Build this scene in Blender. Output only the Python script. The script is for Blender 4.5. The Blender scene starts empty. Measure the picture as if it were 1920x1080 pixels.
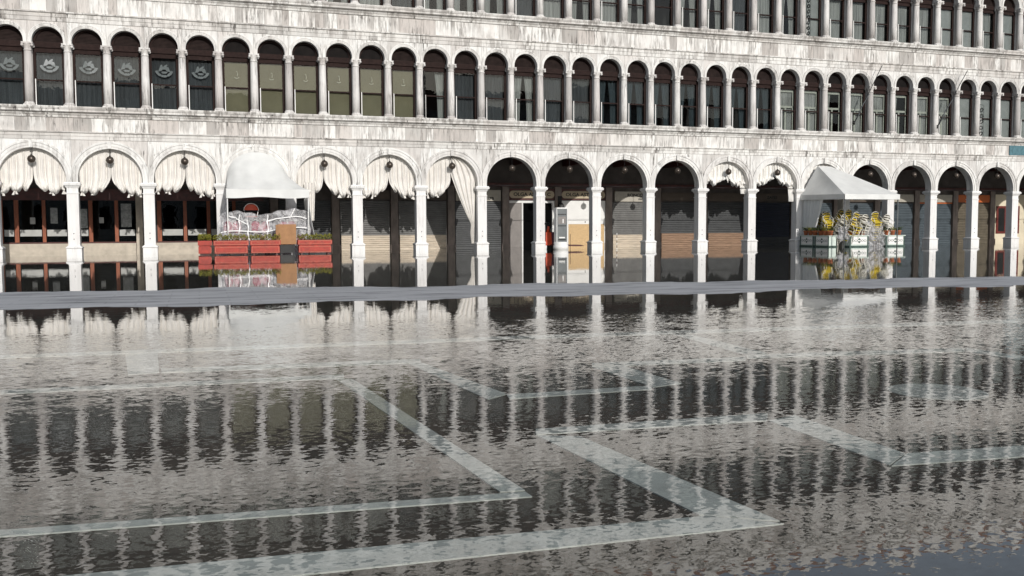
import bpy, math, random
from math import sin, cos, pi, sqrt, radians
from mathutils import Matrix, Vector
R = random.Random(7)
scene = bpy.context.scene
COL = scene.collection

# ------------------------------------------------------------------ camera
CAM = Vector((8.1208, -43.9588, 1.1417))
yaw, pit, rol = 0.322086, -0.065612, 0.0041646
r_ = Vector((cos(yaw), -sin(yaw), 0))
fw = Vector((sin(yaw) * cos(pit), cos(yaw) * cos(pit), sin(pit)))
up = r_.cross(fw)
rr = r_ * cos(rol) - up * sin(rol)
uu = r_ * sin(rol) + up * cos(rol)
cam_d = bpy.data.cameras.new('camera')
cam_d.sensor_width = 36.0
cam_d.lens = 36.0 * 1753.99 / 1920.0
cam_d.clip_start = 0.05
cam_d.clip_end = 3000
cam = bpy.data.objects.new('camera', cam_d)
cam.matrix_world = Matrix(((rr.x, uu.x, -fw.x, CAM.x), (rr.y, uu.y, -fw.y, CAM.y), (rr.z, uu.z, -fw.z, CAM.z), (0, 0, 0, 1)))
COL.objects.link(cam)
scene.camera = cam
# ------------------------------------------------------------------ sky, sun, exposure
SUN_EL, SUN_ROT = radians(22.0), radians(174.0)
world = bpy.data.worlds.new('World')
scene.world = world
world.use_nodes = True
wn = world.node_tree.nodes
wl = world.node_tree.links
bg = wn['Background']
sky = wn.new('ShaderNodeTexSky')
sky.sky_type = 'NISHITA'
sky.sun_disc = False
sky.sun_elevation = SUN_EL
sky.sun_rotation = SUN_ROT
sky.dust_density = 1.0
hsv = wn.new('ShaderNodeHueSaturation')      # thin cloud takes most of the blue out of the sky
hsv.inputs['Saturation'].default_value = 0.65
wl.new(sky.outputs[0], hsv.inputs['Color'])
wl.new(hsv.outputs[0], bg.inputs[0])
bg.inputs[1].default_value = 0.115
sun_d = bpy.data.lights.new('sun', 'SUN')
sun_d.energy = 3.25
sun_d.angle = radians(0.53)
sun_d.color = (1.0, 0.97, 0.93)
sun = bpy.data.objects.new('sun', sun_d)
to_sun = Vector((sin(SUN_ROT) * cos(SUN_EL), cos(SUN_ROT) * cos(SUN_EL), sin(SUN_EL)))
sun.rotation_euler = to_sun.to_track_quat('Z', 'Y').to_euler()
sun.location = to_sun * 60
COL.objects.link(sun)
scene.view_settings.view_transform = 'Standard'
scene.view_settings.look = 'None'
scene.view_settings.exposure = 0.0
scene.view_settings.gamma = 1.0
scene.view_settings.use_curve_mapping = False


# ------------------------------------------------------------------ mesh helpers
class MB:
    def __init__(self):
        self.v = []; self.f = []; self.s = []
    def face(self, pts, smooth=False):
        n = len(self.v); self.v += [tuple(p) for p in pts]
        self.f.append(tuple(range(n, n + len(pts)))); self.s.append(smooth)
    def box(self, x0, x1, y0, y1, z0, z1):
        n = len(self.v)
        self.v += [(x0, y0, z0), (x1, y0, z0), (x1, y1, z0), (x0, y1, z0), (x0, y0, z1), (x1, y0, z1), (x1, y1, z1), (x0, y1, z1)]
        for q in ((0, 3, 2, 1), (4, 5, 6, 7), (0, 1, 5, 4), (1, 2, 6, 5), (2, 3, 7, 6), (3, 0, 4, 7)):
            self.f.append(tuple(n + i for i in q)); self.s.append(False)
        return self
    def frustum(self, w0, d0, z0, w1, d1, z1, cx=0, cy=0):
        n = len(self.v)
        for w, d, z in ((w0, d0, z0), (w1, d1, z1)):
            self.v += [(cx - w / 2, cy - d / 2, z), (cx + w / 2, cy - d / 2, z), (cx + w / 2, cy + d / 2, z), (cx - w / 2, cy + d / 2, z)]
        for q in ((0, 3, 2, 1), (4, 5, 6, 7), (0, 1, 5, 4), (1, 2, 6, 5), (2, 3, 7, 6), (3, 0, 4, 7)):
            self.f.append(tuple(n + i for i in q)); self.s.append(False)
        return self
    def prism_x(self, prof, x0, x1):
        """profile of (y, z), extruded along x"""
        n = len(self.v); m = len(prof)
        self.v += [(x0, y, z) for y, z in prof] + [(x1, y, z) for y, z in prof]
        for i in range(m):
            j = (i + 1) % m
            self.f.append((n + i, n + j, n + m + j, n + m + i)); self.s.append(False)
        self.f.append(tuple(n + i for i in range(m))[::-1]); self.s.append(False)
        self.f.append(tuple(n + m + i for i in range(m))); self.s.append(False)
        return self
    def prism_y(self, poly, y0, y1):
        """polygon of (x, z), extruded along y"""
        n = len(self.v); m = len(poly)
        self.v += [(x, y0, z) for x, z in poly] + [(x, y1, z) for x, z in poly]
        for i in range(m):
            j = (i + 1) % m
            self.f.append((n + i, n + j, n + m + j, n + m + i)); self.s.append(False)
        self.f.append(tuple(n + i for i in range(m))); self.s.append(False)
        self.f.append(tuple(n + m + i for i in range(m))[::-1]); self.s.append(False)
        return self
    def lathe(self, prof, n=16, c=(0, 0, 0), smooth=True):
        b = len(self.v)
        for r, z in prof:
            for k in range(n):
                a = 2 * pi * k / n
                self.v.append((c[0] + r * cos(a), c[1] + r * sin(a), c[2] + z))
        for i in range(len(prof) - 1):
            for k in range(n):
                k2 = (k + 1) % n
                self.f.append((b + i * n + k, b + i * n + k2, b + (i + 1) * n + k2, b + (i + 1) * n + k)); self.s.append(smooth)
        self.f.append(tuple(b + k for k in range(n))[::-1]); self.s.append(False)
        e = b + (len(prof) - 1) * n
        self.f.append(tuple(e + k for k in range(n))); self.s.append(False)
        return self
    def tube(self, pts, r=0.01, n=6, closed=False):
        pts = [Vector(p) for p in pts]
        b = len(self.v); m = len(pts)
        for i, p in enumerate(pts):
            d = (pts[min(i + 1, m - 1)] - pts[max(i - 1, 0)]).normalized()
            a = d.cross(Vector((0, 0, 1)))
            if a.length < 1e-3: a = d.cross(Vector((0, 1, 0)))
            a.normalize(); c = d.cross(a)
            for k in range(n):
                t = 2 * pi * k / n
                q = p + a * (r * cos(t)) + c * (r * sin(t))
                self.v.append(tuple(q))
        for i in range(m - 1):
            for k in range(n):
                k2 = (k + 1) % n
                self.f.append((b + i * n + k, b + i * n + k2, b + (i + 1) * n + k2, b + (i + 1) * n + k)); self.s.append(True)
        self.f.append(tuple(b + k for k in range(n))[::-1]); self.s.append(False)
        e = b + (m - 1) * n
        self.f.append(tuple(e + k for k in range(n))); self.s.append(False)
        return self
    def ball(self, c, r, n=16, m=10, sz=1.0):
        prof = [(max(r * sin(pi * i / m), 1e-4), -r * sz * cos(pi * i / m)) for i in range(m + 1)]
        return self.lathe(prof, n, c)
    def grid(self, fn, nu, nv, smooth=True):
        b = len(self.v)
        for j in range(nv + 1):
            for i in range(nu + 1):
                self.v.append(tuple(fn(i / nu, j / nv)))
        for j in range(nv):
            for i in range(nu):
                a = b + j * (nu + 1) + i
                self.f.append((a, a + 1, a + nu + 2, a + nu + 1)); self.s.append(smooth)
        return self
    def mesh(self, name):
        me = bpy.data.meshes.new(name)
        me.from_pydata(self.v, [], self.f)
        me.polygons.foreach_set('use_smooth', self.s)
        me.update()
        return me


def obj(name, me, mat, parent=None, loc=None, scale=None, rot=None):
    if isinstance(me, MB): me = me.mesh(name)
    if mat is not None and len(me.materials) == 0: me.materials.append(mat)
    o = bpy.data.objects.new(name, me)
    COL.objects.link(o)
    if parent is not None: o.parent = parent
    if loc is not None: o.location = loc
    if scale is not None: o.scale = scale
    if rot is not None: o.rotation_euler = rot
    return o
def tag(o, label, cat, group=None):
    o['label'] = label; o['category'] = cat
    if group: o['group'] = group
    return o
def thing(name, label, cat, loc=(0, 0, 0), rz=0.0, group=None):
    o = bpy.data.objects.new(name, None)
    o.empty_display_size = 0.2
    COL.objects.link(o)
    o.location = loc; o.rotation_euler = (0, 0, rz)
    return tag(o, label, cat, group)
def group_part(name, parent, loc=(0, 0, 0)):
    o = bpy.data.objects.new(name, None)
    COL.objects.link(o); o.parent = parent; o.location = loc
    return o
def dup(o, parent=None, loc=None):
    c = o.copy(); COL.objects.link(c); c.parent = parent
    if loc is not None: c.location = loc
    for ch in list(o.children): dup(ch, c)
    return c


# ------------------------------------------------------------------ materials
def mat_new(name):
    m = bpy.data.materials.new(name); m.use_nodes = True
    nt = m.node_tree
    return m, nt, nt.nodes, nt.links, nt.nodes['Principled BSDF']
def N(nt, kind, **kw):
    n = nt.nodes.new(kind)
    for k, v in kw.items():
        if k.startswith('i_'): n.inputs[k[2:].replace('_', ' ')].default_value = v
        else: setattr(n, k, v)
    return n
def ramp(nt, stops, interp='LINEAR'):
    n = nt.nodes.new('ShaderNodeValToRGB'); cr = n.color_ramp; cr.interpolation = interp
    while len(cr.elements) < len(stops): cr.elements.new(0.5)
    for e, (p, c) in zip(cr.elements, stops):
        e.position = p; e.color = (c[0], c[1], c[2], 1) if hasattr(c, '__len__') else (c, c, c, 1)
    return n
def mixc(nt, fac, a, b, mode='MIX'):
    n = nt.nodes.new('ShaderNodeMix'); n.data_type = 'RGBA'; n.blend_type = mode
    for s, val in ((0, fac), (6, a), (7, b)):
        if hasattr(val, 'is_output'): nt.links.new(val, n.inputs[s])
        elif s == 0: n.inputs[0].default_value = val
        else: n.inputs[s].default_value = (val[0], val[1], val[2], 1)
    return n.outputs[2]
def worldpos(nt, scale=(1, 1, 1), jitter=False):
    g = nt.nodes.new('ShaderNodeNewGeometry')
    out = g.outputs['Position']
    if jitter:
        oi = nt.nodes.new('ShaderNodeObjectInfo')
        m = N(nt, 'ShaderNodeMath', operation='MULTIPLY'); m.inputs[1].default_value = 37.0
        nt.links.new(oi.outputs['Random'], m.inputs[0])
        va = N(nt, 'ShaderNodeVectorMath', operation='ADD')
        nt.links.new(out, va.inputs[0]); nt.links.new(m.outputs[0], va.inputs[1])
        out = va.outputs[0]
    v = N(nt, 'ShaderNodeVectorMath', operation='MULTIPLY'); v.inputs[1].default_value = scale
    nt.links.new(out, v.inputs[0])
    return v.outputs[0]
def noise(nt, vec, scale, detail=4, rough=0.55, dist=0.0):
    n = N(nt, 'ShaderNodeTexNoise'); n.inputs['Scale'].default_value = scale
    n.inputs['Detail'].default_value = detail; n.inputs['Roughness'].default_value = rough
    n.inputs['Distortion'].default_value = dist
    nt.links.new(vec, n.inputs['Vector'])
    return n.outputs['Fac']

def plain(name, col, rough=0.6, var=0.25, vscale=6.0, metal=0.0, bump=0.0, stretch=(1, 1, 1), spec=0.4, jitter=True):
    m, nt, nd, lk, b = mat_new(name)
    f = noise(nt, worldpos(nt, stretch, jitter), vscale, 4)
    d = tuple(c * (1 - var) for c in col); l = tuple(min(1, c * (1 + var * 0.6)) for c in col)
    rp = ramp(nt, [(0.3, d), (0.7, l)])
    lk.new(f, rp.inputs[0]); lk.new(rp.outputs[0], b.inputs['Base Color'])
    b.inputs['Roughness'].default_value = rough; b.inputs['Metallic'].default_value = metal
    b.inputs['Specular IOR Level'].default_value = spec
    if bump:
        bn = N(nt, 'ShaderNodeBump'); bn.inputs['Strength'].default_value = 1.0; bn.inputs['Distance'].default_value = bump
        f2 = noise(nt, worldpos(nt, stretch, jitter), vscale * 4, 4)
        lk.new(f2, bn.inputs['Height']); lk.new(bn.outputs[0], b.inputs['Normal'])
    return m

def stone(name, clean, warm, grey, dark, amount, streak, rough=0.75, obj_tint=0.5, blot=0.45):
    """weathered pale stone: tint that differs from slab to slab, vertical run-off streaks, black crust"""
    m, nt, nd, lk, b = mat_new(name)
    oi = N(nt, 'ShaderNodeObjectInfo')
    tint = ramp(nt, [(0.0, clean), (0.45, clean), (0.62, warm), (0.8, grey), (1.0, clean)])
    lk.new(oi.outputs['Random'], tint.inputs[0])
    base = mixc(nt, obj_tint, clean, tint.outputs[0])
    # broad blotches
    f1 = noise(nt, worldpos(nt, (1.0, 1.0, 0.7), True), 2.2, 5, 0.6)
    r1 = ramp(nt, [(0.42, 0), (0.68, 1)]); lk.new(f1, r1.inputs[0])
    mm = N(nt, 'ShaderNodeMath', operation='MULTIPLY'); mm.inputs[1].default_value = blot
    lk.new(r1.outputs[0], mm.inputs[0])
    c1 = mixc(nt, mm.outputs[0], base, warm)
    # vertical streaks
    f2 = noise(nt, worldpos(nt, (streak, streak, 0.9), True), 1.0, 5, 0.62)
    r2 = ramp(nt, [(0.47, 0), (0.55, 0.8), (0.70, 1)]); lk.new(f2, r2.inputs[0])
    f2b = noise(nt, worldpos(nt, (1, 1, 1), False), 0.9, 3, 0.5)
    r2b = ramp(nt, [(0.35, 0.15), (0.65, 1)]); lk.new(f2b, r2b.inputs[0])
    m2 = N(nt, 'ShaderNodeMath', operation='MULTIPLY'); lk.new(r2.outputs[0], m2.inputs[0]); lk.new(r2b.outputs[0], m2.inputs[1])
    m3 = N(nt, 'ShaderNodeMath', operation='MULTIPLY'); m3.inputs[1].default_value = amount; lk.new(m2.outputs[0], m3.inputs[0])
    c2 = mixc(nt, m3.outputs[0], c1, grey)
    # thin dark streaks and crust
    f3 = noise(nt, worldpos(nt, (streak * 1.9, streak * 1.9, 1.3), True), 1.0, 6, 0.7)
    r3 = ramp(nt, [(0.56, 0), (0.64, 1)]); lk.new(f3, r3.inputs[0])
    m4 = N(nt, 'ShaderNodeMath', operation='MULTIPLY'); lk.new(r3.outputs[0], m4.inputs[0]); lk.new(r2b.outputs[0], m4.inputs[1])
    m5 = N(nt, 'ShaderNodeMath', operation='MULTIPLY'); m5.inputs[1].default_value = min(1, amount * 1.25); lk.new(m4.outputs[0], m5.inputs[0])
    c3 = mixc(nt, m5.outputs[0], c2, dark)
    lk.new(c3, b.inputs['Base Color'])
    b.inputs['Roughness'].default_value = rough
    b.inputs['Specular IOR Level'].default_value = 0.3
    bn = N(nt, 'ShaderNodeBump'); bn.inputs['Strength'].default_value = 0.6; bn.inputs['Distance'].default_value = 0.012
    f4 = noise(nt, worldpos(nt, (1, 1, 1), True), 22, 5, 0.65)
    lk.new(f4, bn.inputs['Height']); lk.new(bn.outputs[0], b.inputs['Normal'])
    return m

W_GREY, W_DARK = (0.30, 0.28, 0.26), (0.07, 0.063, 0.057)
M_PILLAR = stone('pale_pillar_stone', (0.76, 0.75, 0.73), (0.64, 0.60, 0.57), (0.44, 0.42, 0.40), W_DARK, 0.30, 9, obj_tint=0.2, blot=0.2)
M_ARCH = stone('pale_arch_stone', (0.74, 0.73, 0.70), (0.58, 0.54, 0.51), W_GREY, W_DARK, 0.65, 5, obj_tint=0.3, blot=0.35)
M_SLAB = stone('spandrel_stone', (0.74, 0.73, 0.70), (0.54, 0.49, 0.455), (0.38, 0.355, 0.33), W_DARK, 0.8, 8, obj_tint=0.55, blot=0.3)
M_FRIEZE = stone('streaked_frieze_stone', (0.76, 0.745, 0.71), (0.47, 0.42, 0.385), (0.27, 0.25, 0.23), (0.06, 0.054, 0.049), 1.0, 8.0, obj_tint=0.75, blot=0.45)
M_CORN = stone('cornice_stone', (0.73, 0.715, 0.68), (0.50, 0.455, 0.42), (0.26, 0.24, 0.22), (0.05, 0.045, 0.041), 1.0, 4.5, obj_tint=0.45, blot=0.4)
M_COLUMN = stone('column_stone', (0.70, 0.68, 0.65), (0.50, 0.46, 0.435), (0.32, 0.30, 0.285), W_DARK, 0.7, 14, obj_tint=0.7, blot=0.4)
M_FRAME = plain('brown_window_wood', (0.024, 0.013, 0.011), 0.75, 0.4, 8, spec=0.15)
M_LUNETTE = plain('dark_brown_louvre', (0.027, 0.018, 0.016), 0.8, 0.4, 5, spec=0.15)
M_LUNBLACK = plain('black_brown_lunette', (0.009, 0.007, 0.0065), 0.8, 0.5, 3, spec=0.15)
M_IRON = plain('black_iron', (0.02, 0.02, 0.02), 0.5, 0.3, 20, 0.6)
M_BLIND = plain('beige_blind', (0.25, 0.22, 0.135), 0.8, 0.12, 2)
M_GREYBLIND = plain('grey_blind', (0.42, 0.42, 0.40), 0.8, 0.15, 3)
M_DRAPE = plain('white_drape', (0.40, 0.395, 0.37), 0.85, 0.35, 1.2, stretch=(9, 9, 0.4))
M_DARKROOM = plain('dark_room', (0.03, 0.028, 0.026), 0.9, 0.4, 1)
M_INNERWHITE = plain('white_inner_casement', (0.62, 0.61, 0.52), 0.6, 0.1, 4)
M_MARK = plain('etched_white_mark', (0.30, 0.31, 0.31), 0.7, 0.1, 9)
M_GLYPH = plain('cream_glyph', (0.85, 0.80, 0.62), 0.6, 0.05, 9)
M_TEAL = plain('blue_grey_drape', (0.05, 0.07, 0.08), 0.7, 0.4, 1.3, stretch=(8, 8, 0.5))
M_GREYDRAPE = plain('dim_grey_drape', (0.075, 0.08, 0.085), 0.7, 0.4, 1.0, stretch=(7, 7, 0.5))
M_CLOTH = plain('cream_curtain_cloth', (0.70, 0.67, 0.625), 0.9, 0.10, 3, bump=0.004)
M_CLOTHW = plain('white_curtain_cloth', (0.78, 0.76, 0.72), 0.9, 0.12, 3, bump=0.004)
M_TENT = plain('white_awning_canvas', (0.68, 0.68, 0.655), 0.8, 0.10, 1.2, bump=0.006)
M_GLOBE = plain('bronze_globe', (0.085, 0.068, 0.055), 0.30, 0.3, 6, 0.5)
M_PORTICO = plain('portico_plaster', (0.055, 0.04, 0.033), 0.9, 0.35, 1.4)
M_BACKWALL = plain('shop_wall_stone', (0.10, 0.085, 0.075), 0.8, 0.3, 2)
M_PILASTER = plain('shop_pilaster_stone', (0.23, 0.19, 0.165), 0.7, 0.35, 4, stretch=(1, 1, 0.4))
M_BEIGE = plain('beige_plinth_stone', (0.50, 0.44, 0.36), 0.7, 0.2, 3)
M_SHUT = plain('grey_shutter', (0.15, 0.147, 0.14), 0.55, 0.2, 3)
M_SHUTBLUE = plain('blue_grey_shutter', (0.07, 0.088, 0.10), 0.5, 0.2, 3)
M_SHUTNAVY = plain('navy_shutter', (0.02, 0.025, 0.045), 0.5, 0.2, 3)
M_SHUTDARK = plain('dark_shutter', (0.06, 0.062, 0.063), 0.5, 0.2, 3)
M_SHUTOLIVE = plain('olive_shutter', (0.12, 0.10, 0.07), 0.6, 0.2, 3)
M_SHUTBROWN = plain('brown_boards', (0.29, 0.185, 0.12), 0.6, 0.3, 5, stretch=(0.4, 1, 3))
M_BEIGEBOARD = plain('pale_boards', (0.56, 0.48, 0.38), 0.6, 0.25, 5, stretch=(0.4, 1, 3))
M_POST = plain('orange_brown_wood', (0.26, 0.07, 0.025), 0.5, 0.3, 7, stretch=(2, 2, 0.4))
M_DARKWOOD = plain('dark_red_wood', (0.075, 0.02, 0.016), 0.5, 0.4, 5)
M_BLACK = plain('black_panel', (0.012, 0.012, 0.012), 0.4, 0.3, 4)
M_INSIDE_SHADE = plain('painted_inside_shade', (0.004, 0.004, 0.004), 1.0, 0.2, 3, spec=0.0)  # near-black colour carries the shade of the rooms behind
M_WHITEP = plain('white_paint', (0.74, 0.73, 0.70), 0.6, 0.06, 2)
M_GREYP = plain('grey_door_paint', (0.22, 0.20, 0.185), 0.6, 0.15, 3)
M_OSB = plain('chipboard', (0.58, 0.40, 0.21), 0.8, 0.30, 30)
M_SIGN = plain('beige_sign_board', (0.46, 0.38, 0.26), 0.6, 0.15, 3)
M_SIGNGREY = plain('grey_sign_board', (0.40, 0.37, 0.31), 0.6, 0.15, 3)
M_SIGNDARK = plain('dark_sign_board', (0.10, 0.075, 0.055), 0.6, 0.2, 3)
M_INK = plain('black_lettering', (0.012, 0.011, 0.010), 0.5, 0.2, 9)
M_ORANGE = plain('orange_sign_board', (0.50, 0.12, 0.025), 0.5, 0.2, 2)
M_CREAMWALL = plain('cream_shop_wall', (0.68, 0.60, 0.45), 0.8, 0.1, 2)
M_REDDOOR = plain('dark_red_door', (0.14, 0.022, 0.016), 0.5, 0.3, 4)
M_RED = plain('red_planter_paint', (0.34, 0.028, 0.013), 0.5, 0.30, 7)
M_REDLINE = plain('pale_red_line', (0.55, 0.22, 0.14), 0.6, 0.1, 9)
M_LEAF = plain('yellow_green_leaves', (0.28, 0.27, 0.04), 0.6, 0.6, 14)
M_LEAFDARK = plain('dark_green_leaves', (0.06, 0.09, 0.02), 0.6, 0.6, 14)
M_SOIL = plain('soil', (0.04, 0.028, 0.02), 0.95, 0.4, 20)
M_BOX = plain('brown_board', (0.33, 0.17, 0.075), 0.7, 0.15, 5)
M_GPLANT = plain('pale_green_planter_paint', (0.55, 0.62, 0.56), 0.6, 0.12, 5)
M_GDARK = plain('dark_green_trim', (0.05, 0.085, 0.07), 0.6, 0.3, 8)
M_POT = plain('terracotta', (0.45, 0.145, 0.065), 0.8, 0.25, 9)
M_YELLOW = plain('yellow_weave', (0.62, 0.47, 0.04), 0.6, 0.25, 14)
M_CANE = plain('white_cane', (0.70, 0.68, 0.60), 0.6, 0.2, 14)
M_BLACKWEAVE = plain('dark_weave', (0.05, 0.04, 0.03), 0.7, 0.3, 14)
M_CUSHION = plain('crimson_cushion', (0.40, 0.035, 0.075), 0.8, 0.35, 5)
M_GREYMETAL = plain('grey_metal', (0.135, 0.145, 0.145), 0.5, 0.12, 3, 0.2)
M_TRUCK = plain('orange_red_truck_paint', (0.62, 0.075, 0.025), 0.4, 0.15, 5)
M_MAROON = plain('maroon_bag', (0.09, 0.02, 0.035), 0.6, 0.3, 5)
M_TAPE = plain('white_tape', (0.80, 0.79, 0.78), 0.4, 0.06, 9)
M_BLUE = plain('blue_panel_paint', (0.075, 0.17, 0.20), 0.6, 0.25, 6)
M_ROOF = plain('roof_tiles', (0.26, 0.13, 0.085), 0.85, 0.4, 5, stretch=(6, 1, 1))
M_POSTER = plain('grey_poster', (0.30, 0.31, 0.30), 0.5, 0.45, 9)

def schlick(nt, normal, f0):
    """mirror share of a clear surface, the same from both sides"""
    lk = nt.links
    geo = N(nt, 'ShaderNodeNewGeometry')
    dt = N(nt, 'ShaderNodeVectorMath', operation='DOT_PRODUCT'); lk.new(geo.outputs['Incoming'], dt.inputs[0])
    lk.new(normal if normal is not None else geo.outputs['Normal'], dt.inputs[1])
    ab = N(nt, 'ShaderNodeMath', operation='ABSOLUTE'); lk.new(dt.outputs['Value'], ab.inputs[0])
    sb = N(nt, 'ShaderNodeMath', operation='SUBTRACT', use_clamp=True); sb.inputs[0].default_value = 1.0; lk.new(ab.outputs[0], sb.inputs[1])
    pw = N(nt, 'ShaderNodeMath', operation='POWER'); lk.new(sb.outputs[0], pw.inputs[0]); pw.inputs[1].default_value = 5.0
    ma = N(nt, 'ShaderNodeMath', operation='MULTIPLY_ADD'); lk.new(pw.outputs[0], ma.inputs[0]); ma.inputs[1].default_value = 1 - f0; ma.inputs[2].default_value = f0
    return ma.outputs[0]
def mat_glass(name, tint, rough=0.0):
    m, nt, nd, lk, b = mat_new(name); nd.remove(b)
    out = nd['Material Output']
    tr = N(nt, 'ShaderNodeBsdfTransparent'); tr.inputs[0].default_value = (*tint, 1)
    gl = N(nt, 'ShaderNodeBsdfGlossy'); gl.inputs['Roughness'].default_value = rough
    gl.inputs['Color'].default_value = (0.5, 0.5, 0.5, 1)   # mirror tint darkened so the panes reflect less of the bright sky
    mx = N(nt, 'ShaderNodeMixShader')
    bn = N(nt, 'ShaderNodeBump'); bn.inputs['Strength'].default_value = 1.0; bn.inputs['Distance'].default_value = 0.0012
    f = noise(nt, worldpos(nt, (1, 1, 1), True), 2.0, 2)
    lk.new(f, bn.inputs['Height']); lk.new(bn.outputs[0], gl.inputs['Normal'])
    lk.new(schlick(nt, None, 0.036), mx.inputs[0]); lk.new(tr.outputs[0], mx.inputs[1]); lk.new(gl.outputs[0], mx.inputs[2])
    lk.new(mx.outputs[0], out.inputs[0])
    return m
M_GLASS = mat_glass('window_glass', (0.80, 0.82, 0.82))
def mat_plastic():
    m, nt, nd, lk, b = mat_new('clear_plastic_sheet')
    out = nd['Material Output']
    b.inputs['Base Color'].default_value = (0.70, 0.69, 0.70, 1); b.inputs['Roughness'].default_value = 0.25
    tr = N(nt, 'ShaderNodeBsdfTransparent'); tr.inputs[0].default_value = (0.92, 0.92, 0.93, 1)
    mx = N(nt, 'ShaderNodeMixShader')
    f = noise(nt, worldpos(nt, (1, 1, 1)), 5.0, 5, 0.65, 1.0)
    rp = ramp(nt, [(0.38, 0.18), (0.68, 0.66)]); lk.new(f, rp.inputs[0])
    lk.new(rp.outputs[0], mx.inputs[0]); lk.new(tr.outputs[0], mx.inputs[1]); lk.new(b.outputs[0], mx.inputs[2])
    lk.new(mx.outputs[0], out.inputs[0])
    bn = N(nt, 'ShaderNodeBump'); bn.inputs['Distance'].default_value = 0.02
    f2 = noise(nt, worldpos(nt, (1, 1, 0.6)), 7.0, 4, 0.6, 2.0)
    lk.new(f2, bn.inputs['Height']); lk.new(bn.outputs[0], b.inputs['Normal'])
    return m
M_PLASTIC = mat_plastic()

# ------------------------------------------------------------------ ground, water
def ridge(x, y):
    """the crown of the square that just stays dry"""
    cy = -27.15 - 0.105 * (x - 5.0)
    w = max(2.05 - 0.045 * (x - 5.0), 0.9)
    w *= 1 + 0.10 * sin(x * 0.9) + 0.07 * sin(x * 2.3 + 1)
    off = 0.12 * sin(x * 1.3 + 2) + 0.07 * sin(x * 3.1) + 0.05 * sin(x * 7.7 + y * 3) + 0.04 * sin(x * 13.1 - y * 5)
    d = abs(y - cy - off) / w
    return max(0.0, 1.45 - d) if d < 1.45 else 0.0
def ground_h(x, y):
    base = -0.045
    if y > -20: base -= min(1, (y + 20) / 14.0) * 0.10
    k = ridge(x, y)
    if k > 0: base += 0.055 * min(1, k / 0.53)if k < 0.53 else 0.055 + 0.0
    return base
def mat_paving():
    m, nt, nd, lk, b = mat_new('wet_trachyte_paving')
    p = worldpos(nt, (1, 1, 1))
    f = noise(nt, p, 1.3, 6, 0.6)
    wet = ramp(nt, [(0.3, (0.045, 0.037, 0.030)), (0.7, (0.10, 0.084, 0.068))]); lk.new(f, wet.inputs[0])
    dry = ramp(nt, [(0.36, (0.20, 0.20, 0.205)), (0.48, (0.40, 0.40, 0.405)), (0.68, (0.48, 0.48, 0.485))]); lk.new(noise(nt, worldpos(nt, (0.35, 2.2, 1)), 1.5, 6, 0.65), dry.inputs[0])
    sp = N(nt, 'ShaderNodeSeparateXYZ'); lk.new(N(nt, 'ShaderNodeNewGeometry').outputs['Position'], sp.inputs[0])
    mr = N(nt, 'ShaderNodeMapRange'); mr.inputs['From Min'].default_value = -0.002; mr.inputs['From Max'].default_value = 0.004
    lk.new(sp.outputs['Z'], mr.inputs['Value'])
    bt = N(nt, 'ShaderNodeTexBrick'); bt.inputs['Scale'].default_value = 1.0
    bt.inputs['Mortar Size'].default_value = 0.012; bt.inputs['Brick Width'].default_value = 0.9; bt.inputs['Row Height'].default_value = 0.4
    bt.inputs['Color1'].default_value = (1, 1, 1, 1); bt.inputs['Color2'].default_value = (0.88, 0.88, 0.88, 1); bt.inputs['Mortar'].default_value = (0.72, 0.72, 0.72, 1)
    lk.new(p, bt.inputs['Vector'])
    c = mixc(nt, mr.outputs[0], wet.outputs[0], dry.outputs[0])
    c = mixc(nt, 0.7, c, bt.outputs['Color'], 'MULTIPLY')
    lk.new(c, b.inputs['Base Color'])
    b.inputs['Roughness'].default_value = 0.7; b.inputs['Specular IOR Level'].default_value = 0.25
    return m
M_PAVE = mat_paving()
xs = [-900, -300, -120, -60, -30] + [-20 + 0.5 * i for i in range(40)] + [0.2 * i for i in range(200)] + [40 + 0.5 * i for i in range(61)] + [90, 140, 300, 900]
ys = [-900, -300, -120, -70, -50] + [-44 + 1.0 * i for i in range(11)] + [-33 + 0.2 * i for i in range(1, 61)] + [-21 + 1.5 * i for i in range(1, 18)] + [12, 60, 300, 900]
g = MB()
for y in ys:
    for x in xs: g.v.append((x, y, ground_h(x, y)))
nx = len(xs)
for j in range(len(ys) - 1):
    for i in range(nx - 1):
        g.f.append((j * nx + i, j * nx + i + 1, (j + 1) * nx + i + 1, (j + 1) * nx + i)); g.s.append(True)
paving = obj('square_paving', g, M_PAVE); paving['kind'] = 'structure'
M_BAND = plain('white_paving_stone', (0.46, 0.465, 0.44), 0.7, 0.16, 5)
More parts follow.
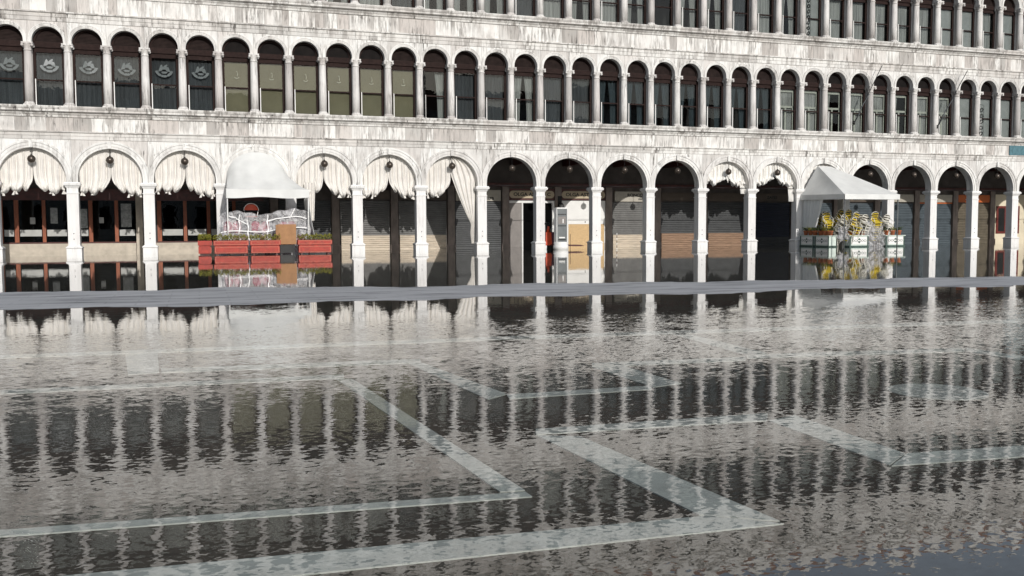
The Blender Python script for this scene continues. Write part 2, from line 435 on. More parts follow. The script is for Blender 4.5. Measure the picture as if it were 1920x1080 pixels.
BANDS = [
 [(6.369, -34.434), (11.212, -34.69), (17.564, -35.231), (17.882, -34.935), (11.302, -34.418), (6.326, -34.192)],
 [(13.009, -34.843), (12.838, -36.587), (13.102, -36.53), (13.179, -34.797)],
 [(12.724, -36.765), (14.88, -37.068), (15.085, -36.858), (12.858, -36.556)],
 [(14.89, -37.071), (14.902, -37.704), (15.122, -37.5), (15.095, -36.861)],
 [(11.231, -36.759), (12.643, -36.876), (12.772, -36.674), (11.316, -36.561)],
 [(11.227, -36.789), (11.26, -37.824), (11.534, -37.749), (11.5, -36.793)],
 [(10.117, -37.91), (11.208, -37.901), (11.281, -37.758), (10.15, -37.749)],
 [(9.816, -36.04), (9.973, -37.88), (10.157, -37.729), (9.941, -36.04)],
 [(7.802, -35.848), (9.933, -36.022), (9.975, -35.793), (7.789, -35.599)],
 [(7.435, -34.523), (7.549, -35.873), (7.783, -35.815), (7.716, -34.508)],
 [(6.0, -36.46), (9.172, -36.631), (9.2, -36.444), (6.0, -36.29)],
 [(9.109, -36.64), (9.368, -40.042), (9.48, -40.055), (9.228, -36.685)],
 [(6.3, -39.87), (7.478, -39.997), (9.478, -40.159), (9.474, -40.079), (7.465, -39.911), (6.3, -39.79)],
 [(9.912, -39.038), (10.036, -40.627), (10.3, -40.807), (10.13, -39.143)],
 [(6.5, -40.70), (10.296, -40.841), (10.065, -40.652), (6.5, -40.45)],
 [(9.913, -39.009), (11.363, -39.122), (11.499, -38.93), (9.958, -38.877)],
 [(11.375, -39.127), (11.329, -40.228), (11.563, -40.068), (11.617, -39.043)],
 [(11.325, -40.248), (13.2, -40.42), (13.4, -40.23), (11.57, -40.071)],
 [(13.071 + 0.33 * cos(2 * pi * k / 20), -38.665 + 0.33 * sin(2 * pi * k / 20)) for k in range(20)],
]
for k, poly in enumerate(BANDS):
    b = MB(); n = len(poly); zt, zb = -0.039, -0.06
    b.v = [(x, y, zt) for x, y in poly] + [(x, y, zb) for x, y in poly]
    b.f = [tuple(range(n))] + [(i, i + n, (i + 1) % n + n, (i + 1) % n) for i in range(n)]; b.s = [False] * (n + 1)
    obj('stone_band' if n < 20 else 'round_stone', b, M_BAND, paving)

def mat_water():
    m, nt, nd, lk, b = mat_new('flood_water'); nd.remove(b)
    out = nd['Material Output']
    geo = N(nt, 'ShaderNodeNewGeometry')
    sp = N(nt, 'ShaderNodeSeparateXYZ'); lk.new(geo.outputs['Position'], sp.inputs[0])
    def field(scale, sx, sy, rotz, detail=2, rough=0.5, dist=0.0):
        mp = N(nt, 'ShaderNodeMapping'); mp.inputs['Rotation'].default_value = (0, 0, rotz); mp.inputs['Scale'].default_value = (sx, sy, 1)
        lk.new(geo.outputs['Position'], mp.inputs['Vector'])
        n = N(nt, 'ShaderNodeTexNoise'); n.inputs['Scale'].default_value = scale; n.inputs['Detail'].default_value = detail
        n.inputs['Roughness'].default_value = rough; n.inputs['Distortion'].default_value = dist
        lk.new(mp.outputs[0], n.inputs['Vector'])
        return n
    def slope(scale, a, *args):
        """random surface slope of one ripple size"""
        n = field(scale, *args)
        sb = N(nt, 'ShaderNodeVectorMath', operation='SUBTRACT'); lk.new(n.outputs['Color'], sb.inputs[0]); sb.inputs[1].default_value = (0.5, 0.5, 0.5)
        ml = N(nt, 'ShaderNodeVectorMath', operation='MULTIPLY'); lk.new(sb.outputs[0], ml.inputs[0]); ml.inputs[1].default_value = (a, a, 0)
        return ml.outputs[0]
    def vadd(a, c):
        n = N(nt, 'ShaderNodeVectorMath', operation='ADD'); lk.new(a, n.inputs[0]); lk.new(c, n.inputs[1]); return n.outputs[0]
    # how ruffled the surface is: still under the arcade, livelier where the breeze reaches it
    dy = field(0.35, 1, 1, 0, 2).outputs['Fac']
    yy = N(nt, 'ShaderNodeMath', operation='MULTIPLY_ADD'); lk.new(dy, yy.inputs[0]); yy.inputs[1].default_value = 2.4; lk.new(sp.outputs['Y'], yy.inputs[2])
    def mapr(sock, a, c, lo, hi):
        n = N(nt, 'ShaderNodeMapRange'); n.interpolation_type = 'SMOOTHSTEP'
        for k, v in (('From Min', a), ('From Max', c), ('To Min', lo), ('To Max', hi)): n.inputs[k].default_value = v
        lk.new(sock, n.inputs['Value']); return n.outputs[0]
    ruff = mapr(yy.outputs[0], -32.5, -31.0, 1.0, 0.14)
    ruff2 = mapr(yy.outputs[0], -27.5, -24.0, 1.0, 0.6)
    rf = N(nt, 'ShaderNodeMath', operation='MULTIPLY'); lk.new(ruff, rf.inputs[0]); lk.new(ruff2, rf.inputs[1])
    gust = N(nt, 'ShaderNodeMath', operation='MULTIPLY'); lk.new(mapr(yy.outputs[0], -37.2, -34.6, 1.0, 2.0), gust.inputs[0]); lk.new(rf.outputs[0], gust.inputs[1])
    rf = gust
    w1 = slope(32.0, 0.055, 0.6, 1.0, radians(18), 2, 0.55, 0.3)
    w2 = slope(7.0, 0.026, 0.6, 1.0, radians(12), 2, 0.5, 0.3)
    near = N(nt, 'ShaderNodeVectorMath', operation='SCALE'); lk.new(w2, near.inputs[0]); lk.new(mapr(sp.outputs['Y'], -40.0, -36.0, 0.30, 1.0), near.inputs['Scale'])
    w2 = near.outputs[0]
    w3 = slope(1.6, 0.010, 0.6, 1.0, radians(25), 1, 0.5, 0.6)
    sc = N(nt, 'ShaderNodeVectorMath', operation='SCALE'); lk.new(vadd(vadd(w1, w2), w3), sc.inputs[0]); lk.new(rf.outputs[0], sc.inputs['Scale'])
    upv = N(nt, 'ShaderNodeVectorMath', operation='ADD'); lk.new(sc.outputs[0], upv.inputs[0]); upv.inputs[1].default_value = (0, 0, 1)
    nm = N(nt, 'ShaderNodeVectorMath', operation='NORMALIZE'); lk.new(upv.outputs[0], nm.inputs[0])
    tr = N(nt, 'ShaderNodeBsdfTransparent'); tr.inputs[0].default_value = (0.92, 0.95, 0.93, 1)
    gl = N(nt, 'ShaderNodeBsdfGlossy'); gl.inputs['Roughness'].default_value = 0.0; gl.inputs['Color'].default_value = (1, 1, 1, 1)
    lk.new(nm.outputs[0], gl.inputs['Normal'])
    mx = N(nt, 'ShaderNodeMixShader')
    lk.new(schlick(nt, nm.outputs[0], 0.07), mx.inputs[0]); lk.new(tr.outputs[0], mx.inputs[1]); lk.new(gl.outputs[0], mx.inputs[2])
    lk.new(mx.outputs[0], out.inputs[0])
    return m
w = MB(); w.grid(lambda a, c: (-700 + 1400 * a, -500 + 900 * c, 0.0), 14, 9, False)
water = obj('flood_water', w, mat_water()); water['kind'] = 'structure'

# ------------------------------------------------------------------ the arcaded building
B = 3.04
I0, I1 = -1, 20
X0, X1 = I0 * B, I1 * B
D = 4.3                      # depth of the portico
bld = thing('arcade_building', 'long pale stone palace front with ground-floor arcade and two rows of arched windows', 'building')
UNIT = MB().box(0, 1, 0, 1, 0, 1).mesh('slab')

# --- ground floor pillars
p_base = MB()
p_base.frustum(0.60, 0.60, -0.25, 0.60, 0.60, 0.27).frustum(0.60, 0.60, 0.272, 0.66, 0.66, 0.30).frustum(0.66, 0.66, 0.302, 0.64, 0.64, 0.345).frustum(0.60, 0.60, 0.347, 0.50, 0.50, 0.40)
p_shaft = MB().frustum(0.46, 0.46, 0.40, 0.46, 0.46, 2.62)
for zz in (0.62, 0.88): p_shaft.lathe([(0.018, 0), (0.018, 0.0)], 6, (0, -0.24, zz))
p_cap = MB().frustum(0.51, 0.51, 2.622, 0.51, 0.51, 2.665).frustum(0.45, 0.45, 2.667, 0.45, 0.45, 2.86).frustum(0.48, 0.48, 2.862, 0.60, 0.60, 2.965).frustum(0.66, 0.66, 2.967, 0.70, 0.70, 3.06).frustum(0.64, 0.64, 3.062, 0.62, 0.62, 3.11)
hole = MB()
for zz in (0.66, 0.90): hole.box(-0.018, 0.018, -0.006, 0.01, zz, zz + 0.036)
pil = group_part('pillar', bld, (X0, 0.24, 0))
obj('base', p_base, M_PILLAR, pil); obj('shaft', p_shaft, M_PILLAR, pil); obj('capital', p_cap, M_PILLAR, pil)
obj('bolt_hole', hole, M_IRON, pil, (0, -0.2315, 0))
for i in range(I0 + 1, I1 + 1): dup(pil, bld, (i * B, 0.24, 0))

# --- arches
def ring(r0, r1, half, zc, zs, y_in, n=28, lip=0.05, y0=0.0):
    prof = [(r0, y_in), (r0, y0 - lip * 0.5), (r0 + (r1 - r0) * 0.28, y0 - lip * 0.5), (r0 + (r1 - r0) * 0.30, y0 - lip), (r0 + (r1 - r0) * 0.68, y0 - lip),
            (r0 + (r1 - r0) * 0.72, y0 - lip * 1.7), (r1, y0 - lip * 1.7), (r1, y0 + 0.06)]
    m = MB(); path = [(0.0, zs - zc)] + [(pi * k / n, 0.0) for k in range(n + 1)] + [(pi, zs - zc)]
    b = 0; k = len(prof)
    for a, dz in path:
        for r, y in prof:
            x = max(-half, min(half, r * cos(a)))
            m.v.append((x, y, zc + r * sin(a) + dz))
    for i in range(len(path) - 1):
        for j in range(k - 1):
            m.f.append((i * k + j, i * k + j + 1, (i + 1) * k + j + 1, (i + 1) * k + j)); m.s.append(False)
    return m
def spandrel(half, r, zc, zs, zt, depth, sgn, n=14, g=0.004):
    m = MB()
    xs_ = [g + (half - 2 * g) * k / n for k in range(n + 1)]
    zb = [max(zs, zc + sqrt(max(r * r - x * x, 0.0))) if x < r else zs for x in xs_]
    for k in range(n):
        a, c = xs_[k], xs_[k + 1]; za, zc_ = zb[k], zb[k + 1]
        pa, pb = sgn * a, sgn * c
        m.face([(pa, 0, za), (pb, 0, zc_), (pb, 0, zt), (pa, 0, zt)])
        m.face([(pa, depth, za), (pb, depth, zc_), (pb, depth, zt), (pa, depth, zt)])
        m.face([(pa, 0, za), (pb, 0, zc_), (pb, depth, zc_), (pa, depth, za)])
    for x, z in ((xs_[0], zb[0]), (xs_[-1], zb[-1])):
        m.face([(sgn * x, 0, z), (sgn * x, depth, z), (sgn * x, depth, zt), (sgn * x, 0, zt)])
    return m
gr = ring(1.29, 1.60, 1.517, 3.26, 3.11, 0.46, 32, 0.045).mesh('archivolt')
gs = [spandrel(1.52, 1.50, 3.26, 3.11, 4.905, 0.45, s).mesh('spandrel_slab') for s in (-1, 1)]
rod_me = MB().tube([(-1.2, 0, 0), (1.2, 0, 0)], 0.016, 6).mesh('tie_rod')
key_me = MB().box(-0.07, 0.07, -0.13, 0.03, 4.55, 4.84).mesh('keystone')
for i in range(I0, I1):
    cx = (i + 0.5) * B
    obj('archivolt', gr, M_ARCH, bld, (cx, 0, 0))
    for me in gs: obj('spandrel_slab', me, M_SLAB, bld, (cx, 0, 0))
    obj('tie_rod', rod_me, M_IRON, bld, (cx, 0.43 if i in (0, 1, 2, 4, 5, 6) else 0.14, 3.16))
    obj('keystone', key_me, M_ARCH, bld, (cx, 0, 0))

# --- upper floors
def archi(z0, z1, name):
    """fascia band of blocks with a projecting fillet on top"""
    h = z1 - z0
    prof = [(0.3, z0), (-0.03, z0), (-0.03, z0 + h * 0.42), (-0.055, z0 + h * 0.44), (-0.055, z0 + h * 0.8), (-0.12, z0 + h * 0.86), (-0.13, z1), (0.3, z1)]
    return MB().prism_x(prof, 0.003, 0.0 + 2 * B / 2 - 0.003).mesh(name)
def cornice(z0, z1, name, out=0.34):
    h = z1 - z0
    prof = [(0.3, z0), (-0.05, z0), (-0.07, z0 + h * 0.18), (-0.12, z0 + h * 0.30), (-0.14, z0 + h * 0.42), (-out * 0.8, z0 + h * 0.50), (-out * 0.82, z0 + h * 0.68),
            (-out * 0.9, z0 + h * 0.74), (-out, z0 + h * 0.90), (-out, z1), (0.3, z1)]
    return MB().prism_x(prof, 0.003, B / 2 - 0.003).mesh(name)
def frieze(z0, z1, seed):
    rnd = random.Random(seed); x = X0
    while x < X1:
        wd = rnd.choice((0.34, 0.42, 0.5, 0.62, 0.78, 0.95, 1.15)) * rnd.uniform(0.9, 1.1)
        y = rnd.uniform(-0.006, 0.006)
        obj('frieze_slab', UNIT, M_FRIEZE, bld, (x + 0.003, y, z0), (min(wd, X1 - x) - 0.006, 0.30, z1 - z0))
        x += wd
UNIT.materials.append(M_FRIEZE)
def band_row(me, name, mat, step):
    x = X0
    while x < X1 - 0.01:
        obj(name, me, mat, bld, (x, R.uniform(-0.004, 0.004), R.uniform(-0.003, 0.003))); x += step
a1 = archi(4.91, 5.25, 'architrave_block'); band_row(a1, 'architrave_block', M_CORN, B)
frieze(5.25, 5.84, 3)
c1 = cornice(5.84, 6.28, 'cornice_block'); band_row(c1, 'cornice_block', M_CORN, B / 2)
a2 = archi(9.82, 10.22, 'architrave_block'); band_row(a2, 'architrave_block', M_CORN, B)
frieze(10.22, 10.93, 11)
c2 = cornice(10.93, 11.36, 'cornice_block'); band_row(c2, 'cornice_block', M_CORN, B / 2)
a3 = archi(14.86, 15.2, 'architrave_block'); band_row(a3, 'architrave_block', M_CORN, B)
c3 = cornice(16.5, 16.95, 'cornice_block', 0.45); band_row(c3, 'cornice_block', M_CORN, B / 2)
# attic frieze with round openings
atf = MB(); rr_, hw, z0, z1, zc = 0.36, B / 4 - 0.003, 15.2, 16.5, 15.85
cir = [(rr_ * cos(2 * pi * k / 24), zc + rr_ * sin(2 * pi * k / 24)) for k in range(24)]
def sq(a):
    c, s = cos(a), sin(a); t = min(hw / max(abs(c), 1e-6), 0.65 / max(abs(s), 1e-6)); return (c * t, zc + s * t)
for k in range(24):
    a, c = 2 * pi * k / 24, 2 * pi * (k + 1) / 24
    p, q, s, t = cir[k], cir[(k + 1) % 24], sq(c), sq(a)
    atf.face([(p[0], 0, p[1]), (q[0], 0, q[1]), (s[0], 0, s[1]), (t[0], 0, t[1])])
    atf.face([(p[0], 0, p[1]), (q[0], 0, q[1]), (q[0], 0.3, q[1]), (p[0], 0.3, p[1])])
atf = atf.mesh('attic_slab')
mer = MB()
mer.prism_y([(-0.60, 16.95), (0.60, 16.95), (0.60, 17.45), (0.42, 17.58), (0.46, 17.95), (0.28, 18.15), (0.16, 18.5), (0, 18.95), (-0.16, 18.5), (-0.28, 18.15), (-0.46, 17.95), (-0.42, 17.58), (-0.60, 17.45)], -0.1, 0.12)
mer = mer.mesh('merlon')
for i in range(2 * I0, 2 * I1):
    cx = (i + 0.5) * B / 2
    obj('attic_slab', atf, M_FRIEZE, bld, (cx, 0, 0)); obj('merlon', mer, M_SLAB, bld, (cx, 0, 0))
obj('attic_wall', MB().box(X0, X1, 0.302, 0.5, 14.9, 16.95), M_DARKROOM, bld)
obj('roof', MB().prism_x([(0.15, 16.96), (4.5, 20.2), (6.5, 20.2), (11, 16.96)], X0, X1), M_ROOF, bld)
obj('wall_core', MB().box(X0, X1, 0.302, 0.46, 4.95, 6.2), M_BACKWALL, bld)
obj('wall_core', MB().box(X0, X1, 0.302, 0.46, 9.86, 11.3), M_BACKWALL, bld)
# rooms behind the windows, portico ceiling, end walls
obj('room_wall', MB().box(X0, X1, 2.6, 2.8, 4.95, 16.9), M_DARKROOM, bld)
obj('room_floor', MB().box(X0, X1, 0.47, 2.6, 6.0, 6.15), M_DARKROOM, bld)
obj('room_floor', MB().box(X0, X1, 0.47, 2.6, 11.1, 11.25), M_DARKROOM, bld)
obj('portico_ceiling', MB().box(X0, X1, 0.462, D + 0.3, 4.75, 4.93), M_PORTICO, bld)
beam = MB().box(-0.11, 0.11, 0.47, D, 4.42, 4.748).mesh('ceiling_beam')
for k in range(I0, I1): obj('ceiling_beam', beam, M_DARKWOOD, bld, ((k + 0.98) * B, 0, 0))
for xa, xb in ((X0 - 0.6, X0), (X1, X1 + 0.6)):
    obj('end_wall', MB().box(xa, xb, 0.02, 11, -0.3, 16.94), M_SLAB, bld)
obj('rear_wall', MB().box(X0, X1, 10.8, 11, -0.3, 16.9), M_SLAB, bld)

# --- columns of the upper floors
def column_meshes(z0, zs, zc):
    base = MB().box(-0.21, 0.21, -0.21, 0.21, z0, z0 + 0.07).lathe([(0.205, 0.07), (0.215, 0.10), (0.19, 0.14), (0.175, 0.17)], 16, (0, 0, z0))
    shaft = MB().lathe([(0.172, 0.17), (0.172, (zs - z0) * 0.4), (0.148, zs - z0)], 16, (0, 0, z0))
    cap = MB().lathe([(0.165, 0.0), (0.17, 0.03), (0.145, 0.05), (0.15, 0.12), (0.20, 0.24), (0.215, 0.27)], 16, (0, 0, zs))
    for sx in (-1, 1):
        for sy in (-1, 1):
            cap.ball((sx * 0.185, sy * 0.185, zs + 0.215), 0.062, 8, 6)
    cap.box(-0.22, 0.22, -0.22, 0.22, zs + 0.275, zc)
    imp = MB().box(-0.155, 0.155, -0.03, 0.40, zc + 0.002, zc + 0.1)
    pier = MB().box(-0.15, 0.15, 0.17, 0.46, z0, zc)
    return [x.mesh(n) for x, n in ((base, 'base'), (shaft, 'shaft'), (cap, 'capital'), (imp, 'impost'), (pier, 'pier'))]
FLOORS = ((6.28, 8.56, 8.90, 9.0, 9.82), (11.36, 13.55, 13.90, 14.0, 14.86))
for z0, zs, zcap, zc, zt in FLOORS:
    ms = column_meshes(z0, zs, zcap)
    rg = ring(0.60, 0.745, 0.757, zc, zcap, 0.46, 22, 0.03).mesh('archivolt')
    ss = [spandrel(0.76, 0.70, zc, zcap + 0.0, zt - 0.002, 0.44, s, 10).mesh('spandrel_slab') for s in (-1, 1)]
    for i in range(2 * I0, 2 * I1 + 1):
        c = group_part('column', bld, (i * B / 2, 0.06, 0))
        for me in ms: obj(me.name.split('.')[0], me, M_COLUMN, c)
    for i in range(2 * I0, 2 * I1):
        cx = (i + 0.5) * B / 2
        obj('archivolt', rg, M_ARCH, bld, (cx, 0, 0))
        for me in ss: obj('spandrel_slab', me, M_SLAB, bld, (cx, 0, 0))

# --- windows
def win_meshes(z0, zc, zcap):
    W = 0.66
    zt = zcap - 0.36       # top of the glass
    zr = z0 + (zt - z0) * 0.5
    fr = MB()
    for s in (-1, 1):
        fr.box(min(s * W, s * 0.50), max(s * W, s * 0.50), 0.0, 0.09, z0, zt + 0.02)
    fr.box(-0.50, 0.50, 0.0, 0.09, z0, z0 + 0.05)
    fr.box(-0.50, 0.50, 0.0, 0.08, zr - 0.03, zr + 0.03)
    fr.box(-W, W, -0.01, 0.10, zt + 0.02, zt + 0.12)
    fr.box(-W, W, -0.03, 0.10, zcap - 0.14, zcap - 0.05)
    fr.box(-W, W, 0.03, 0.09, zt + 0.12, zcap - 0.14)
    # rounded frame in the arch head
    for k in range(16):
        a, b = pi * k / 16, pi * (k + 1) / 16
        for (ra, rb, y) in ((0.50, 0.66, 0.0),):
            p = [(ra * cos(a), ra * sin(a)), (rb * cos(a), rb * sin(a)), (rb * cos(b), rb * sin(b)), (ra * cos(b), ra * sin(b))]
            fr.prism_y([(x, zc + z) for x, z in p], y, 0.08)
    fr.box(-W, W, 0.03, 0.08, zcap - 0.05, zc)
    lun = MB(); zl = zc + 0.004
    n = 9
    for k in range(n):
        za, zb = zl + 0.53 * k / n, zl + 0.53 * (k + 1) / n
        wa = sqrt(max(0.53 ** 2 - (za - zc) ** 2, 0.001))
        lun.face([(-wa, 0.05, za), (wa, 0.05, za), (wa, 0.085, zb), (-wa, 0.085, zb)])
    lf = MB(); lf.face([(0.53 * cos(pi * k / 16), 0.07, zl + 0.53 * sin(pi * k / 16)) for k in range(17)])
    p1 = MB().box(-0.50, 0.50, 0.045, 0.05, z0 + 0.05, zr - 0.03)
    p2 = MB().box(-0.50, 0.50, 0.045, 0.05, zr + 0.03, zt + 0.02)
    drape = MB().grid(lambda a, c: (-0.52 + 1.04 * a, 0.22 + 0.02 * sin(a * 40) + 0.012 * sin(a * 71 + 1), z0 + 0.02 + (zt - z0 + 0.05) * c), 40, 2)
    drl = MB().grid(lambda a, c: (-0.52 + (0.36 + 0.14 * c ** 2) * a, 0.22 + 0.02 * sin(a * 21), z0 + 0.02 + (zt - z0 + 0.05) * c), 20, 6)
    drr = MB().grid(lambda a, c: (0.52 - (0.30 + 0.16 * c ** 2) * a, 0.22 + 0.02 * sin(a * 21), z0 + 0.02 + (zt - z0 + 0.05) * c), 20, 6)
    blind = MB().box(-0.52, 0.52, 0.115, 0.12, z0 + 0.02, zt + 0.04)
    inner = MB().box(-0.5, 0.5, 0.12, 0.15, zr + 0.16, zr + 0.27).box(-0.05, 0.05, 0.12, 0.15, z0 + 0.03, zr + 0.16).box(-0.5, 0.5, 0.12, 0.15, zt - 0.12, zt)
    inner.box(-0.5, -0.44, 0.12, 0.15, z0 + 0.03, zt - 0.12).box(0.44, 0.5, 0.12, 0.15, z0 + 0.03, zt - 0.12)
    rod = MB().box(-0.018, 0.018, -0.018, 0.018, z0 + 0.06, zr).box(-0.035, 0.035, -0.035, 0.035, z0 + 0.001, z0 + 0.06)
    return dict(frame=fr.mesh('frame'), louvre=lun.mesh('lunette'), flat=lf.mesh('lunette'), pane1=p1.mesh('pane'), pane2=p2.mesh('pane'), drape=drape.mesh('drape'), drl=drl.mesh('drape'), drr=drr.mesh('drape'),
                blind=blind.mesh('blind'), inner=inner.mesh('casement'), rod=rod.mesh('awning_rod'), zr=zr, zt=zt)
def copy_me(me, mat):
    m = me.copy(); m.materials.clear(); m.materials.append(mat); return m
# etched crest: a winged beast above a curved ribbon
def crest(zr, zt):
    m = MB(); zc = (zr + zt) / 2 + 0.08
    for k in range(18):
        a, b = radians(195 + 150 * k / 18), radians(195 + 150 * (k + 1) / 18)
        ra, rb = (0.27, 0.38) if k not in (6, 11) else (0.30, 0.36)
        m.face([(r * cos(t) * 1.02, 0, zc + 0.05 + r * sin(t) * 0.95) for r, t in ((ra, a), (rb, a), (rb, b), (ra, b))])
    def poly(pts): m.face([(x, 0, zc + z) for x, z in pts])
    poly([(-0.25, -0.07), (-0.21, 0.02), (-0.15, 0.20), (-0.09, 0.25), (-0.05, 0.14), (-0.05, 0.03), (-0.10, -0.03)])
    poly([(-0.045, 0.03), (-0.045, 0.14), (0.02, 0.20), (0.12, 0.26), (0.15, 0.21), (0.10, 0.16), (0.05, 0.03)])
    poly([(0.055, 0.03), (0.10, 0.155), (0.19, 0.13), (0.25, -0.07), (0.12, -0.05)])
    poly([(-0.14, -0.08), (-0.06, -0.055), (0.06, -0.055), (0.15, -0.08), (0.08, -0.15), (-0.06, -0.15)])
    return m.mesh('crest')
def glyph(zr, zt):
    m = MB(); zc = (zr + zt) / 2 + 0.02
    m.tube([(-0.035, 0, zc + 0.15), (0.02, 0, zc + 0.14), (0.03, 0, zc + 0.02), (0.0, 0, zc - 0.06), (0.04, 0, zc - 0.05)], 0.022, 5)
    m.tube([(-0.10, 0, zc - 0.11), (-0.05, 0, zc - 0.15), (0.04, 0, zc - 0.145), (0.09, 0, zc - 0.10)], 0.019, 5)
    return m.mesh('glyph')
rw = random.Random(5)
for fl, (z0, zs, zcap, zc, zt) in enumerate(FLOORS):
    wm = win_meshes(z0, zc, zcap)
    lun_b = copy_me(wm['louvre'], M_LUNETTE); lun_d = copy_me(wm['flat'], M_LUNBLACK)
    bl_b, bl_g = copy_me(wm['blind'], M_BLIND), copy_me(wm['blind'], M_GREYBLIND)
    dr_w, dr_t, dr_g = copy_me(wm['drape'], M_DRAPE), copy_me(wm['drape'], M_TEAL), copy_me(wm['drape'], M_GREYDRAPE)
    dl_w, drr_w = copy_me(wm['drl'], M_DRAPE), copy_me(wm['drr'], M_DRAPE)
    dl_t, drr_t = copy_me(wm['drl'], M_TEAL), copy_me(wm['drr'], M_TEAL)
    cr, gy = crest(wm['zr'], wm['zt']), glyph(wm['zr'], wm['zt'])
    for k in range(2 * I0, 2 * I1):
        wdw = group_part('window', bld, ((k + 0.5) * B / 2, 0.30, 0))
        obj('frame', wm['frame'], M_FRAME, wdw)
        for p in ('pane1', 'pane2'):
            o = obj('pane', wm[p], M_GLASS, wdw)
            o.rotation_euler = (radians(rw.gauss(0, 0.5)), 0, radians(rw.gauss(0, 0.3)))
            if fl == 1 and k in (0, -1): o.rotation_euler = (radians(-2.6 if k == 0 else -2.0), 0, radians(7.7))
            # keep the hinge near the middle of the pane after tilting
            zm = (z0 + zs) / 2; o.location = (0, math.tan(o.rotation_euler[0]) * zm, 0)
        dark_lun = (6 <= k <= 10 or k >= 27) if fl == 0 else rw.random() < 0.5
        obj('lunette', lun_d if dark_lun else lun_b, None, wdw)
        if k >= 22 or k % 3 == 0 or fl == 0: obj('awning_rod', wm['rod'], M_WHITEP, wdw, (-0.50, -0.27, 0))
        if fl == 0:
            if k <= 5:
                obj('drape', dr_g, None, wdw); obj('crest', cr, M_MARK, wdw, (0.0, 0.052, 0))
            elif k <= 11:
                obj('blind', bl_b, None, wdw); obj('glyph', gy, M_GLYPH, wdw, (0.03, 0.088, 0))
            elif k <= 17:
                if k == 15: obj('drape', dl_w, None, wdw); obj('drape', drr_w, None, wdw)
                elif k == 12: obj('drape', drr_w, None, wdw)
                else: obj('drape', dr_g, None, wdw)
            elif k <= 24:
                obj('drape', dl_t, None, wdw); obj('drape', drr_t, None, wdw)
            elif k <= 32:
                obj('casement', wm['inner'], M_INNERWHITE, wdw)
                obj('drape', (dr_w, dl_w)[k % 3 == 0], None, wdw)
            else: obj('blind', bl_g, None, wdw)
        else:
            t = rw.random()
            if t < 0.35: obj('drape', dr_w, None, wdw)
            elif t < 0.6: obj('drape', dl_w, None, wdw); obj('drape', drr_w, None, wdw)
            elif t < 0.75: obj('blind', bl_g, None, wdw)
            elif t < 0.9: obj('drape', dr_g, None, wdw)

# --- shop fronts under the arcade
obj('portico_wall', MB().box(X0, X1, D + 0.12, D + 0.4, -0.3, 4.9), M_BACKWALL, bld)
obj('portico_cornice', MB().box(X0, X1, D - 0.04, D + 0.12, 3.3, 3.5), M_DARKWOOD, bld)
def shutter(w, z0, z1, pitch, depth=0.03):
    prof = []; z = z0
    while z < z1 - 1e-6:
        e = min(z + pitch, z1)
        prof += [(0.0, z), (-depth, z + (e - z) * 0.25), (-depth, z + (e - z) * 0.80), (0.0, e - 0.004)]
        z = e
    prof += [(0.06, z1), (0.06, z0)]
    return MB().prism_x(prof, -w / 2, w / 2)
pm = MB().box(-0.19, 0.19, D - 0.10, D + 0.14, 0.22, 3.298).box(-0.23, 0.23, D - 0.14, D + 0.14, -0.3, 0.218).mesh('pilaster')
for k in range(4, 21): obj('pilaster', pm, M_PILASTER, bld, ((k - 0.15) * B, 0, 0))
obj('pilaster', MB().box(5.28, 5.58, D - 0.1, D + 0.14, -0.3, 3.298), M_BEIGE, bld)
def text_mesh(s, size, name='lettering'):
    cu = bpy.data.curves.new(name, 'FONT'); cu.body = s; cu.size = size; cu.align_x = 'CENTER'; cu.align_y = 'CENTER'
    cu.extrude = 0.004; cu.offset = size * 0.03
    o = bpy.data.objects.new('tmp', cu); COL.objects.link(o)
    dg = bpy.context.evaluated_depsgraph_get(); dg.update()
    me = bpy.data.meshes.new_from_object(o.evaluated_get(dg))
    bpy.data.objects.remove(o); me.materials.clear(); me.name = name
    return me
def letter(s, size, mat, x, y, z, parent, sx=1.0):
    return obj('lettering', text_mesh(s, size), mat, parent, (x, y, z), (sx, 1, 1), (pi / 2, 0, 0))
def sign_board(x, z0, z1, w, mat, y=None, rnd=False):
    y = D - 0.02 if y is None else y
    m = MB(); h = (z1 - z0) / 2
    if rnd:
        pts = [(w / 2 - h + h * cos(a), (z0 + z1) / 2 + h * sin(a)) for a in [radians(-90 + 18 * k) for k in range(11)]]
        pts += [(-w / 2 + h + h * cos(a), (z0 + z1) / 2 + h * sin(a)) for a in [radians(90 + 18 * k) for k in range(11)]]
        m.prism_y(pts, -0.03, 0.1)
    else: m.box(-w / 2, w / 2, -0.03, 0.1, z0, z1)
    s = obj('sign_board', m, mat, bld, (x, y, 0))
    return s
sh_me = {}
def put_shutter(k, mat, w=2.56, z1=2.50, z0=-0.25, pitch=0.105, board=None, zb=0.62, bp=0.105):
    x = (k + 0.35) * B
    key = (mat.name, w, z0, z1)
    if key not in sh_me: sh_me[key] = shutter(w, z0, z1, pitch).mesh('roller_shutter')
    obj('roller_shutter', sh_me[key], mat, bld, (x, D + 0.05, 0))
    if board is not None:
        kb = (board.name, zb)
        if kb not in sh_me: sh_me[kb] = shutter(w - 0.06, -0.25, zb, bp, 0.035).mesh('flood_boards')
        obj('flood_boards', sh_me[kb], board, bld, (x, D - 0.005, 0))
put_shutter(3, M_SHUTDARK)
put_shutter(4, M_SHUTDARK)
put_shutter(5, M_SHUT, board=M_BEIGEBOARD, zb=0.72); put_shutter(6, M_SHUT, board=M_BEIGEBOARD, zb=0.72)
put_shutter(7, M_SHUTDARK)
put_shutter(10, M_SHUT, z1=2.48, board=M_BEIGEBOARD, zb=0.66); put_shutter(11, M_SHUTDARK, board=M_SHUTBROWN, zb=0.72); put_shutter(12, M_SHUTDARK, board=M_SHUTBROWN, zb=0.72)
